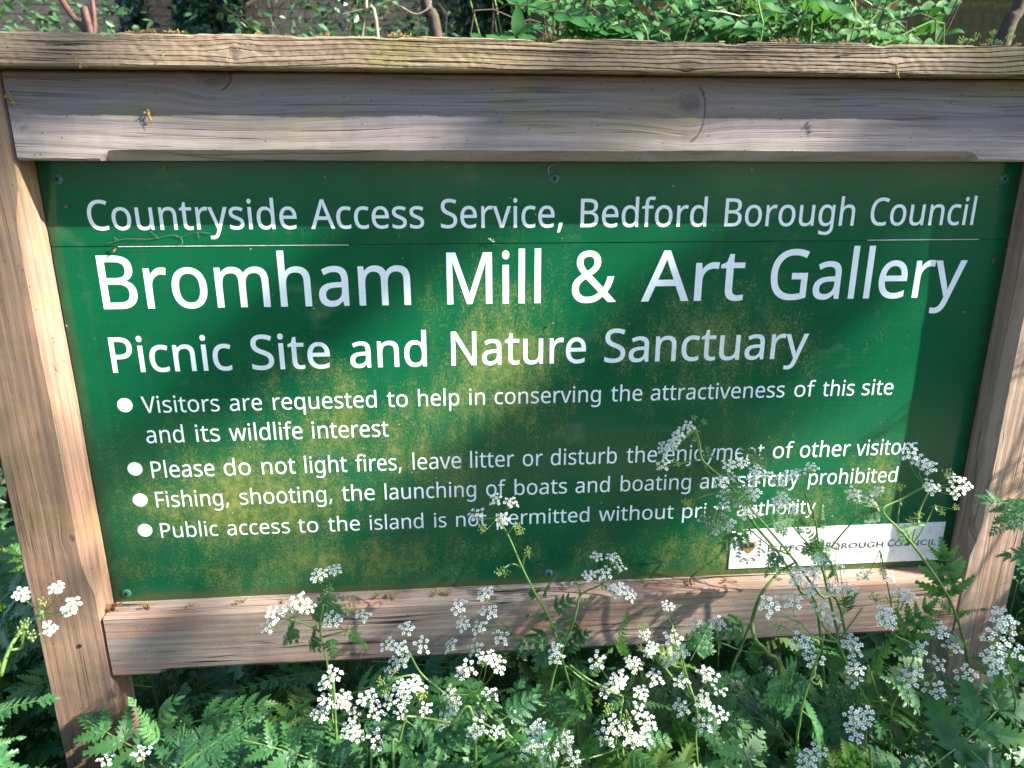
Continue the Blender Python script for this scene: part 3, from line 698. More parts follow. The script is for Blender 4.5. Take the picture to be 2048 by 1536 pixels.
y 818 117 572 2 860 52 860 102 860 152 860 214 697 276 534 338 370 349 342 359 314 368 287 377 260 385 234 393 209 400 184 406 160 411 136 413 136 415 136 417 136 423 163 434 198 447 241 461 285 476 328 491 372 549 535 607 697 666 860 716 860 767 860 818 860 694 534 571 207 447 -119 427 -172 403 -219 376 -259 349 -299 316 -330 277 -352 238 -374 190 -385 135 -385 109 -385 87 -384 67 -381 48 -378 32 -375 18 -372 18 -335 18 -297 18 -260 29 -262 44 -264 60 -266 77 -268 94 -269 112 -269 145 -269 174 -263 198 -251 222 -239 243 -221 260 -198 277 -175 291 -148 303 -117 318 -79 333 -41 348 -3 233 284"""
G = {}
for ln in GLYPHS.strip('\n').split('\n'):
    ch, adv, rest = ln.split(' ', 2)
    sp = []
    for s in rest.split('|'):
        nums = [int(v) for v in s.split()]
        sp.append([nums[i:i + 6] for i in range(0, len(nums), 6)])
    G[ch] = (int(adv), sp)
CAPH = 1145.0
LSTEM = set('BDFPREMNKLhblkirnmp'); RSTEM = set('dlhnmuiaqgMNU')


def word_bounds(w):
    x = 0; lo = None; hi = 0
    for ch in w:
        adv, sp = G[ch]
        xs = [p[2] for s in sp for p in s]
        if lo is None: lo = x + min(xs)
        hi = x + max(xs)
        x += adv
    return lo, hi


def anchor_z(ch, side, left_half, zb, cap):
    asc = 1.0 if (ch.isupper() or ch in 'dlhbtfk&') else 0.74
    if ch in LSTEM and side == 'L': return zb + (cap * asc if left_half else 0.0)
    if ch in RSTEM and side == 'R': return zb + (0.0 if left_half else cap * asc)
    if ch in 'VyYvw': return zb + cap * (1.0 if ch == 'V' else 0.74)
    if ch == 'A': return zb
    if ch == ',': return zb
    return zb + cap * (0.5 if ch.isupper() else 0.37)


def word_x(px, ch, side, zb, cap):
    za = anchor_z(ch, side, px < 1090, zb, cap)
    # the pixel row is the one where height za is seen at this column
    py = 768.0
    for _ in range(12):
        p = at(px, py, 0.0)
        py += (p.z - za) * 1500
    return at(px, py, 0.0).x


def letter_line(words, zb, cap, weight, name='lettering'):
    allv, allf = [], []
    SC = 100.0                                # filled at a large scale, then brought to size
    for w, pl, pr in words:
        xl = word_x(pl, w[0], 'L', zb, cap); xr = word_x(pr, w[-1], 'R', zb, cap)
        lo, hi = word_bounds(w)
        sx = (xr - xl - 2 * weight) / (hi - lo); sz = (cap - 2 * weight) / CAPH
        x = 0
        for ch in w:
            adv, sps = G[ch]
            polys = []
            for s in sps:
                pts = []
                for k in range(len(s)):
                    q0, q1 = s[k], s[(k + 1) % len(s)]
                    A, B, C, D = (np.array(v, float) for v in ((q0[2], q0[3]), (q0[4], q0[5]), (q1[0], q1[1]), (q1[2], q1[3])))
                    ch_ = D - A; nrm = abs(ch_[0] * (B - A)[1] - ch_[1] * (B - A)[0]) + abs(ch_[0] * (C - A)[1] - ch_[1] * (C - A)[0])
                    st = 1 if nrm < 1.5 * np.hypot(*ch_) else 5
                    for i in range(st):
                        t = i / st
                        p = A * (1 - t) ** 3 + 3 * B * t * (1 - t) ** 2 + 3 * C * t * t * (1 - t) + D * t ** 3
                        p = np.array((xl + weight + (x + p[0] - lo) * sx, zb + weight + p[1] * sz)) * SC
                        if not pts or np.hypot(*(p - pts[-1])) > 2e-3: pts.append(p)
                while np.hypot(*(pts[0] - pts[-1])) < 2e-3: pts.pop()
                # drop points that lie on a straight run
                keep = []
                for i in range(len(pts)):
                    a_, b_, c_ = pts[i - 1], pts[i], pts[(i + 1) % len(pts)]
                    u_ = (b_ - a_) / np.hypot(*(b_ - a_)); v_ = (c_ - b_) / np.hypot(*(c_ - b_))
                    if abs(u_[0] * v_[1] - u_[1] * v_[0]) > 0.004 or u_ @ v_ < 0: keep.append(b_)
                polys.append(np.array(keep))
            areas = [0.5 * np.sum(p[:, 0] * np.roll(p[:, 1], -1) - np.roll(p[:, 0], -1) * p[:, 1]) for p in polys]
            sg = 1 if areas[int(np.argmax(np.abs(areas)))] > 0 else -1
            outl = []
            for p in polys:
                e = np.roll(p, -1, 0) - p; e /= np.hypot(e[:, 0], e[:, 1])[:, None]
                nn = np.stack((e[:, 1], -e[:, 0]), 1) * sg; n0 = np.roll(nn, 1, 0)
                mt = nn + n0; dn = np.maximum(np.sum(mt * nn, 1), 0.5)
                po = p + mt / dn[:, None] * (weight * SC)
                outl.append(po)
            # fill this letter on its own: constrained triangulation, kept where the winding number is not zero
            vv = []; ee = []
            for po in outl:
                n0_ = len(vv); vv += [Vector((q[0], q[1])) for q in po]
                ee += [(n0_ + k, n0_ + (k + 1) % len(po)) for k in range(len(po))]
            cv, _, cf, *_r = delaunay_2d_cdt(vv, ee, [], 0, 1e-5)
            base = len(allv)
            allv += [(q[0] / SC, -0.00025, q[1] / SC) for q in cv]
            for f in cf:
                cx_ = sum(cv[i][0] for i in f) / len(f); cy_ = sum(cv[i][1] for i in f) / len(f)
                wn = 0
                for po in outl:
                    x1, y1 = po[:, 0], po[:, 1]; x2, y2 = np.roll(x1, -1), np.roll(y1, -1)
                    cr = (x2 - x1) * (cy_ - y1) - (cx_ - x1) * (y2 - y1)
                    wn += int(np.sum((y1 <= cy_) & (y2 > cy_) & (cr > 0))) - int(np.sum((y1 > cy_) & (y2 <= cy_) & (cr < 0)))
                if wn != 0: allf.append(tuple(base + i for i in f))
            x += adv
    me = mesh(name, allv, allf)
    if len(me.polygons) and me.polygons[0].normal.y > 0: me.flip_normals()
    return me


LINES = [
    (1.3595, (1163, 400, 457), 0.0002, [('Countryside', 174.7, 593.4), ('Access', 623, 848), ('Service,', 881.3, 1125.4), ('Bedford', 1160.6, 1416), ('Borough', 1447.8, 1713.7), ('Council', 1741.7, 1955)]),
    (1.2730, (198, 510.5, 618), 0.0005, [('Bromham', 190.8, 822.3), ('Mill', 892, 1081), ('&', 1144, 1233.4), ('Art', 1281.9, 1488), ('Gallery', 1541.8, 1934.8)]),
    (1.1995, (219, 673.5, 744), 0.0004, [('Picnic', 215.4, 463.5), ('Site', 501.8, 660), ('and', 700, 854), ('Nature', 901.5, 1171.8), ('Sanctuary', 1209.4, 1618)]),
    (1.1500, (290, 792, 825), 0.00005, [('Visitors', 281, 439), ('are', 459.3, 524), ('requested', 544.7, 753.7), ('to', 774, 815.5), ('help', 835.5, 918.5), ('in', 938.3, 969.8), ('conserving', 989.3, 1201.8), ('the', 1221.8, 1284.5), ('attractiveness', 1301.6, 1569), ('of', 1588.5, 1630), ('this', 1645, 1708.6), ('site', 1724, 1786)]),
    (1.1125, (290, 0, 0), 0.00005, [('and', 292.5, 369.4), ('its', 390.2, 439.7), ('wildlife', 457.3, 605), ('interest', 623.3, 777)]),
    (1.0680, (301, 920, 953), 0.00005, [('Please', 300, 429), ('do', 447.8, 501.5), ('not', 522.3, 591), ('light', 607.5, 694), ('fires,', 711, 803.3), ('leave', 824.5, 922.2), ('litter', 940, 1027.9), ('or', 1045.5, 1085.3), ('disturb', 1101.6, 1233.5), ('the', 1253, 1313.8), ('enjoyment', 1330.4, 1528), ('of', 1545.8, 1586.8), ('other', 1599.9, 1700), ('visitors', 1713.7, 1834)]),
    (1.0290, (312, 982.6, 1014), 0.00005, [('Fishing,', 309, 458.5), ('shooting,', 479.5, 665), ('the', 683.9, 749.6), ('launching', 768.4, 952.2), ('of', 972.2, 1011.5), ('boats', 1029, 1134), ('and', 1151, 1220), ('boating', 1240.6, 1382.4), ('are', 1400, 1457), ('strictly', 1475.7, 1599), ('prohibited', 1616, 1797)]),
    (0.9880, (322, 1043.5, 1073), 0.00005, [('Public', 318.9, 436), ('access', 454.4, 579.6), ('to', 596, 636.7), ('the', 656.3, 719.8), ('island', 739, 847.2), ('is', 868, 892.9), ('not', 912, 973), ('permitted', 993.2, 1179), ('without', 1197.9, 1347), ('prior', 1363.9, 1457), ('authority', 1474, 1632)]),
]
for zb, (hx, hy0, hy1), wgt, words in LINES:
    cap = at(hx, hy0, 0).z - at(hx, hy1, 0).z if hy0 else 0.0211
    for w in words:
        link('lettering', letter_line([w], zb, cap, wgt), M['letters'], sign)
for px, py in [(249.8, 810.3), (270, 937.8), (280.3, 1000), (290, 1060.6)]:
    c = at(px, py, 0.0); mb = MB()
    r = 0.0086; n = 28
    mb.add([(c.x + r * math.cos(k * 2 * math.pi / n), -0.0003, c.z + r * math.sin(k * 2 * math.pi / n)) for k in range(n)] +
           [(c.x + r * math.cos(k * 2 * math.pi / n), 0.0, c.z + r * math.sin(k * 2 * math.pi / n)) for k in range(n)],
           [tuple(range(n))] + [(k, n + k, n + (k + 1) % n, (k + 1) % n) for k in range(n)])
    mb.build('bullet', M['letters'], sign)


def screw_at(px, py):
    c = at(px, py, 0.0); mb = MB(); n = 18
    vs = [(0, -0.0016, 0)]; fs = []
    prof = [(0.0022, -0.0016), (0.0042, -0.0013), (0.0056, -0.0006), (0.0060, 0.0002)]
    for r, y in prof: vs += [(r * math.cos(k * 2 * math.pi / n), y, r * math.sin(k * 2 * math.pi / n)) for k in range(n)]
    fs = [(0, 1 + (k + 1) % n, 1 + k) for k in range(n)]
    for i in range(len(prof) - 1):
        fs += [(1 + i * n + k, 1 + i * n + (k + 1) % n, 1 + (i + 1) * n + (k + 1) % n, 1 + (i + 1) * n + k) for k in range(n)]
    mb.add([(c.x + v[0], v[1], c.z + v[2]) for v in vs], fs)
    a = random.uniform(0, 1.5); mb.mi = 1
    for q in (0, math.pi / 2):
        ca, sa = math.cos(a + q), math.sin(a + q)
        L, w = 0.0026, 0.0008
        mb.add([(c.x + ca * s * L - sa * u * w, -0.0018, c.z + sa * s * L + ca * u * w) for s, u in ((-1, -1), (1, -1), (1, 1), (-1, 1))], [(0, 1, 2, 3)])
    mb.build('screw', [M['screw'], M['screw_slot']], sign, True)


for p in [(115, 358), (1109, 357), (2008, 358), (253, 1187), (1097, 1147), (1882, 1116)]: screw_at(*p)
mb = MB(); c = at(160, 1291, FY)
mb.tube([c + Vector((0, -0.0012, 0)), c + Vector((0, 0.004, 0))], 0.0026, 0.0026, 10); mb.build('nail', M['nail'], sign)

# council plate at the lower right
pl = [at(1462, 1062, 0), at(1889, 1041, 0), at(1879, 1119, 0), at(1457, 1137, 0)]
px0 = (pl[0].x + pl[3].x) / 2; px1 = (pl[1].x + pl[2].x) / 2; pz1 = (pl[0].z + pl[1].z) / 2; pz0 = (pl[2].z + pl[3].z) / 2
plate = slab('council_plate', px0, px1, pz0, pz1, -0.0012, 0.0, M['plate'], sign, 0.0003)


def small_text(s, x, z, size, parent, wscale=1.0):
    cu = bpy.data.curves.new('plate_text', 'FONT')
    cu.body = s; cu.size = size; cu.extrude = 0.0001; cu.space_character = 1.08
    tmp = bpy.data.objects.new('tmp', cu); COL.objects.link(tmp); bpy.context.view_layer.update()
    me = bpy.data.meshes.new_from_object(tmp.evaluated_get(bpy.context.evaluated_depsgraph_get()))
    bpy.data.objects.remove(tmp)
    xs = [v.co.x for v in me.vertices]
    me.transform(Matrix(((wscale, 0, 0, x - min(xs) * wscale), (0, 0, 1, -0.0015), (0, 1, 0, z), (0, 0, 0, 1))))
    me.materials.clear()
    link('plate_text', me, M['print'], parent)
    return x + (max(xs) - min(xs)) * wscale


bx0 = at(1535.5, 1100, 0).x; bx1 = at(1870, 1085, 0).x; bz = (at(1535, 1102, 0).z + at(1870, 1088, 0).z) / 2
W = bx1 - bx0; xx = bx0
for cap_, rest_, fr in (('B', 'EDFORD', 0.315), ('B', 'OROUGH', 0.34), ('C', 'OUNCIL', 0.29)):
    x_end = xx + W * fr
    x2 = small_text(cap_, xx, bz, 0.0150, plate, 0.95)
    cu_w = x_end - x2 - 0.0008
    x3 = x2 + 0.0008
    # fit the small capitals into the word's width
    n0 = len(bpy.data.objects)
    e = small_text(rest_, x3, bz, 0.0118, plate, 1.0)
    o = bpy.data.objects[[k.name for k in plate.children][-1]]
    k = cu_w / (e - x3)
    for v in o.data.vertices: v.co.x = x3 + (v.co.x - x3) * k
    xx = x_end + W * 0.0275
# crest: plain shield between sprays, with a scroll below
mb = MB(); ce = at(1497, 1098, 0)
def disc(mb, cx, cz, rx, rz, y, n=14, a0=0, a1=2 * math.pi):
    mb.add([(cx, y, cz)] + [(cx + rx * math.cos(a0 + (a1 - a0) * k / n), y, cz + rz * math.sin(a0 + (a1 - a0) * k / n)) for k in range(n + 1)],
           [(0, k + 1, k + 2) for k in range(n)])
sh = [(-1, 1), (-0.5, 0.9), (0, 1.05), (0.5, 0.9), (1, 1), (1, 0.1), (0.6, -0.6), (0, -1.1), (-0.6, -0.6), (-1, 0.1)]
mb.add([(ce.x + a * 0.0085, -0.0016, ce.z + 0.003 + b * 0.0085) for a, b in sh], [tuple(range(len(sh)))])
mb.mi = 1
for s in (-1, 1):
    for k in range(5):
        z = ce.z + 0.012 - k * 0.0052
        mb.tube([(ce.x + s * 0.0095, -0.0016, z - 0.002), (ce.x + s * (0.0145 + 0.001 * math.sin(k * 2)), -0.0016, z + 0.0015), (ce.x + s * 0.0165, -0.0016, z - 0.002)], 0.0007, 0.0004, 3)
    mb.tube(spline([(ce.x, -0.0016, ce.z - 0.016), (ce.x + s * 0.006, -0.0016, ce.z - 0.0125), (ce.x + s * 0.010, -0.0016, ce.z - 0.016), (ce.x + s * 0.006, -0.0016, ce.z - 0.018)], 4), 0.0006, 0.0005, 3)
mb.tube([(ce.x - 0.0085, -0.0018, ce.z + 0.0045), (ce.x + 0.0085, -0.0018, ce.z + 0.0045)], 0.0006, 0.0006, 3)
for k in (-1, 0, 1):
    mb.tube([(ce.x + k * 0.0045, -0.0018, ce.z + 0.0045), (ce.x + k * 0.0045, -0.0018, ce.z + 0.0095)], 0.0011, 0.0011, 4)
mb.tube([(ce.x, -0.0016, ce.z - 0.0175), (ce.x, -0.0016, ce.z - 0.022)], 0.0006, 0.0003, 3)
mb.build('crest', [M['gold'], M['print']], plate)

# ------------------------------------------------------------------ leaf shapes
def blade(mb, base, d, nrm, length, width, teeth, fold=0.25, droop=0.0, tw=1.0, deep=0.45):
    """a toothed leaflet: base point, direction, normal"""
    d = d.normalized(); side = d.cross(nrm).normalized(); nrm = side.cross(d).normalized()
    mids = []; rows = []
    for i in range(teeth + 1):
        t = i / teeth
        w = width * (math.sin(math.pi * min(1, (t * 0.80 + 0.2))) ** 0.8) * (1 - 0.25 * t) if t < 1 else 0
        p = base + d * (length * t) - nrm * (droop * length * t * t)
        mids.append(p)
        rows.append(w)
    vs = list(mids)
    fs = []
    for s in (-1, 1):
        for i in range(teeth):
            w0, w1 = rows[i], rows[i + 1]
            t1 = (i + 0.95) / teeth
            up = nrm * (fold)
            v0 = mids[i] + side * (s * w0 * (1 - deep)) + up * (w0 * (1 - deep))
            tip = base + d * (length * t1) - nrm * (droop * length * t1 * t1) + side * (s * max(w0, w1)) + up * max(w0, w1) * 0.8
            v1 = mids[i + 1] + side * (s * w1 * (1 - deep)) + up * (w1 * (1 - deep))
            n = len(vs)
            vs += [v0, tip, v1]
            f = (i, n, n + 1, n + 2, i + 1)
            fs.append(f if s > 0 else f[::-1])
    mb.add(vs, fs)


def frond_mesh(name, pairs, spread, seed, petiole=0.35, lobes=5, mat='parsley'):
    """a divided fern-like cow parsley leaf, one unit long along +Y, facing +Z"""
    R = random.Random(seed)
    mb = MB()
    L0 = petiole
    def axis(t):
        return Vector((0.02 * math.sin(t * 3 + seed), t, -0.22 * max(0, t - 0.25) ** 1.6))
    mb.mi = 1
    mb.tube([axis(t / 8) for t in range(9)], 0.009, 0.003, 4)
    mb.mi = 0
    def pinna(base, d, nrm, length, nl):
        side = d.cross(nrm).normalized()
        for i in range(nl):
            t = 0.10 + 0.80 * (i / nl) ** 0.95
            p = base + d * (length * t) - nrm * (0.15 * length * t * t)
            bl = length * (0.46 - 0.30 * t) * R.uniform(0.88, 1.12)
            for s in (-1, 1):
                a = 0.85 + R.uniform(-0.1, 0.1)
                dd = d * math.cos(a) + side * (s * math.sin(a)) - nrm * R.uniform(-0.05, 0.22)
                blade(mb, p, dd, nrm, bl, bl * 0.36, 3, 0.20, 0.15, deep=0.30)
        blade(mb, base + d * (length * 0.72) - nrm * (0.15 * length * 0.5), d - nrm * 0.2, nrm, length * 0.32, length * 0.10, 4, 0.22, 0.2, deep=0.3)
        mb.mi = 1
        mb.tube([base, base + d * (length * 0.5) - nrm * (0.04 * length), base + d * (length * 0.85) - nrm * (0.11 * length)], 0.0045, 0.002, 3, False)
        mb.mi = 0
    up = Vector((0, 0, 1))
    for i in range(pairs):
        t = L0 + (0.93 - L0) * (i / pairs) ** 0.9
        p = axis(t)
        ln = spread * (1 - 0.80 * (i / pairs)) * R.uniform(0.93, 1.07)
        for s in (-1, 1):
            a = 1.02 - 0.25 * i / pairs + R.uniform(-0.08, 0.08)
            d = Vector((s * math.sin(a), math.cos(a), R.uniform(-0.22, 0.10))).normalized()
            nl = max(2, round(lobes * (1 - 0.55 * i / pairs)))
            pinna(p, d, (up + Vector((s * 0.15, 0, 0))).normalized(), ln, nl)
    pinna(axis(0.86), Vector((0, 1, -0.3)).normalized(), up, 0.2, 3)
    me = mesh(name, mb.v, mb.f)
    me.materials.append(M[mat]); me.materials.append(M['stem'])
    me.polygons.foreach_set('material_index', mb.m)
    return me


def toothed_mesh(name, pairs, spread, seed, petiole=0.3, mat='parsley'):
    """a once divided leaf whose leaflets are broad blades with deep pointed teeth"""
    R = random.Random(seed); mb = MB()
    def axis(t): return Vector((0.03 * math.sin(t * 3 + seed), t, -0.25 * max(0, t - 0.25) ** 1.6))
    mb.mi = 1; mb.tube([axis(t / 7) for t in range(8)], 0.010, 0.004, 4); mb.mi = 0
    up = Vector((0, 0, 1))
    for i in range(pairs):
        t = petiole + (0.86 - petiole) * i / max(1, pairs - 1) * 0.92
        ln = spread * (1 - 0.55 * i / pairs) * R.uniform(0.92, 1.1)
        for s in (-1, 1):
            a = 1.05 - 0.3 * i / pairs + R.uniform(-.1, .1)
            d = Vector((s * math.sin(a), math.cos(a), R.uniform(-0.3, 0.05))).normalized()
            n = (up + Vector((R.uniform(-.25, .25), R.uniform(-.2, .2), 0))).normalized()
            blade(mb, axis(t), d, n, ln, ln * 0.27, 7, R.uniform(.12, .35), R.uniform(.15, .4), deep=0.46)
            # a pair of side lobes at the base of the leaflet
            sd = d.cross(n).normalized()
            for s2 in (-1, 1):
                blade(mb, axis(t) + d * ln * .16, (d * .7 + sd * s2 * .8).normalized(), n, ln * .36, ln * .12, 4, .2, .2, deep=.4)
    blade(mb, axis(0.80), Vector((0, 1, -.35)).normalized(), up, spread * .75, spread * .20, 7, .25, .3, deep=.46)
    me = mesh(name, mb.v, mb.f)
    me.materials.append(M[mat]); me.materials.append(M['stem'])
    me.polygons.foreach_set('material_index', mb.m)
    return me


FRONDS = {}
for mat in ('parsley', 'parsley2', 'parsley3'):
    FRONDS[mat] = [frond_mesh('parsley_leaf', p, sp, sd, pt, lb, mat) for p, sp, sd, pt, lb in
                   ((4, 0.50, 1, 0.30, 4), (5, 0.44, 2, 0.26, 4), (4, 0.56, 3, 0.34, 5), (5, 0.36, 5, 0.18, 4))]
    FRONDS[mat] = FRONDS[mat][:2] + FRONDS[mat][3:] + [toothed_mesh('parsley_leaf', n_, sp, sd, pt, mat) for n_, sp, sd, pt in ((4, 0.42, 11, 0.3), (3, 0.50, 12, 0.35), (5, 0.36, 13, 0.2), (4, 0.46, 14, 0.25))]
NARROW = {m: frond_mesh('parsley_leaf', 9, 0.20, 8, 0.06, 4, m) for m in ('parsley', 'parsley2')}


def orient(origin, direction, normal, scale):
    y = direction.normalized()
    x = y.cross(normal).normalized()
    z = x.cross(y).normalized()
    return Matrix(((x.x * scale, y.x * scale, z.x * scale, origin.x), (x.y * scale, y.y * scale, z.y * scale, origin.y),
                   (x.z * scale, y.z * scale, z.z * scale, origin.z), (0, 0, 0, 1)))


def child(name, me, parent, mw, label=None):
    o = bpy.data.objects.new(name, me)
    COL.objects.link(o)
    o.parent = parent
    base = Vector((0, 0, 0)); q = parent
    o.matrix_basis = PARENT_INV(parent) @ mw
    if label: o['label'] = label
    return o


def PARENT_INV(p):
    m = Matrix.Identity(4); q = p
    while q is not None:
        m = q.matrix_basis @ m
        q = q.parent
    return m.inverted()


# ------------------------------------------------------------------ flowers
def umbellet_mesh(seed, nf=11, kind='open'):
    R = random.Random(seed)
    mb = MB()
    rad = 1.0
    for i in range(nf):
        a = i * 2.39996 + R.uniform(-0.2, 0.2)
        r = rad * math.sqrt((i + 0.4) / nf)
        c = Vector((r * math.cos(a), r * math.sin(a), 0.12 * (1 - r * r) + R.uniform(-0.06, 0.06)))
        root = Vector((0, 0, -1.0))
        mb.mi = 1
        mb.tube([root, c - Vector((0, 0, 0.12))], 0.035, 0.035, 3, False)
        if kind == 'bud':
            mb.mi = 2
            s = R.uniform(0.16, 0.24)
            mb.tube([c - Vector((0, 0, s)), c - Vector((0, 0, s * 0.2)), c + Vector((0, 0, s))], s * 0.75, s * 0.5, 5)
            continue
        # floret: five rounded petals, the outward ones larger
        out = Vector((math.cos(a), math.sin(a), 0))
        tilt = out * (0.35 * r)
        n = (Vector((0, 0, 1)) + tilt).normalized()
        u = n.orthogonal().normalized(); v = n.cross(u)
        mb.mi = 1
        mb.add([c + (u * math.cos(k * 1.2566) + v * math.sin(k * 1.2566)) * 0.075 + n * 0.03 for k in range(5)], [(0, 1, 2, 3, 4)])
        mb.mi = 0
        ph = R.uniform(0, 6.28)
        for k in range(5):
            th = ph + k * 1.2566
            d = u * math.cos(th) + v * math.sin(th)
            e = n.cross(d)
            ln = 0.205 * (1 + 0.42 * max(0, d.dot(out)) * (r > 0.55)) * R.uniform(0.9, 1.1)
            w = ln * 0.40
            cup = n * R.uniform(0.0, 0.05)
            b0 = c + d * 0.05
            mb.add([b0, b0 + d * ln * 0.45 + e * w + cup, b0 + d * ln * 0.92 + e * w * 0.72 + cup, b0 + d * ln * 0.86 + cup * 0.5,
                    b0 + d * ln * 0.92 - e * w * 0.72 + cup, b0 + d * ln * 0.45 - e * w + cup], [(0, 1, 2, 3, 4, 5)])
    # bracteoles
    mb.mi = 2
    for k in range(5):
        a = k * 1.2566 + 0.3
        d = Vector((math.cos(a), math.sin(a), -0.4)).normalized(); e = Vector((-math.sin(a), math.cos(a), 0))
        b = Vector((0, 0, -1.0))
        mb.add([b, b + d * 0.22 + e * 0.07, b + d * 0.45, b + d * 0.22 - e * 0.07], [(0, 1, 2, 3)])
    me = mesh('umbellet', mb.v, mb.f)
    for m in ('petal', 'petal_centre', 'bud'): me.materials.append(M[m])
    me.polygons.foreach_set('material_index', mb.m)
    return me


UMB = [umbellet_mesh(20 + k, n) for k, n in enumerate((8, 9, 11, 12, 10, 9))]
UMBS = [umbellet_mesh(40 + k, n, 'bud') for k, n in enumerate((8, 10, 12))]
UPV = Vector((0, 0, 1))


def add_umbel(parent, hub, tips, size, kinds=None, R=random, hemi=0.5):
    """one compound umbel: a part holding the rays, its umbellets as sub-parts"""
    mb = MB()
    o_list = []
    size = size * 1000 * 2.4 * (hub - CAM).length / FPX
    kept = []; kk2 = []
    for i, t in enumerate(tips):
        if all((Vector(t) - k).length > size * 1.7 for k in kept):
            kept.append(Vector(t)); kk2.append((kinds[i] if kinds else 0) or (1 if R.random() < 0.08 else 0))
    tips, kinds = kept, kk2
    cen = sum((Vector(t) for t in tips), Vector()) / len(tips)
    axis = (cen - hub).normalized() if (cen - hub).length > 1e-4 else UPV
    for i, t in enumerate(tips):
        t = Vector(t)
        s = size * R.uniform(0.85, 1.15)
        kd = kinds[i] if kinds else 0
        outw = (t - hub).normalized()
        tocam = (CAM - t).normalized()
        n = (UPV * 0.55 + outw * 0.45 + tocam * hemi + Vector((R.uniform(-.3, .3), R.uniform(-.3, .3), R.uniform(-.2, .2)))).normalized()
        foot = t - n * s
        mid = hub.lerp(foot, 0.55) + outw.cross(n).cross(outw).normalized() * ((foot - hub).length * -0.06)
        mb.tube(spline([hub, mid, foot], 4), 0.00048, 0.00035, 4, False)
        o_list.append((t, n, s, kd))
    for k in range(4):  # bracts at the hub
        a = k * 1.57; d = Vector((math.cos(a), math.sin(a) * 0.5, -0.5)).normalized()
        mb.add([hub, hub + d * 0.004 + Vector((0.0012, 0, 0)), hub + d * 0.008, hub + d * 0.004 - Vector((0.0012, 0, 0))], [(0, 1, 2, 3)])
    part = mb.build('umbel', M['stem'], parent)
    for t, n, s, kd in o_list:
        me = R.choice(UMBS if kd else UMB)
        ref = Vector((R.uniform(-1, 1), R.uniform(-1, 1), 0.2))
        y = n.cross(ref).normalized()
        child('umbellet', me, part, orient(t, y, n, s * (0.75 if kd else 1.0)))
    return part


def stem_part(parent, pts, r0, r1, mat='stem', name='stem', n=6):
    mb = MB(); mb.tube(spline(pts, 7), r0, r1, n)
    return mb.build(name, M[mat], parent, True)


def leaf_on(parent, base, tip, normal=None, mat='parsley', kind=None, R=random, fac=1.0):
    d = tip - base
    me = NARROW.get(mat, NARROW['parsley']) if kind == 'narrow' else R.choice(FRONDS[mat])
    nrm = normal if normal is not None else (UPV * 0.7 + (CAM - base).normalized() * 0.7)
    nrm = nrm + Vector((R.uniform(-.25, .25), R.uniform(-.25, .25), 0))
    return child('leaf', me, parent, orient(base, d, nrm, d.length * fac))


# Flowering plants. Each: label, base (x, y on the ground), depth of the heads, stems as pixel paths, heads (hub px, umbellet px ..., size mm), leaves
def P(px, y): return at(px[0], px[1], y)


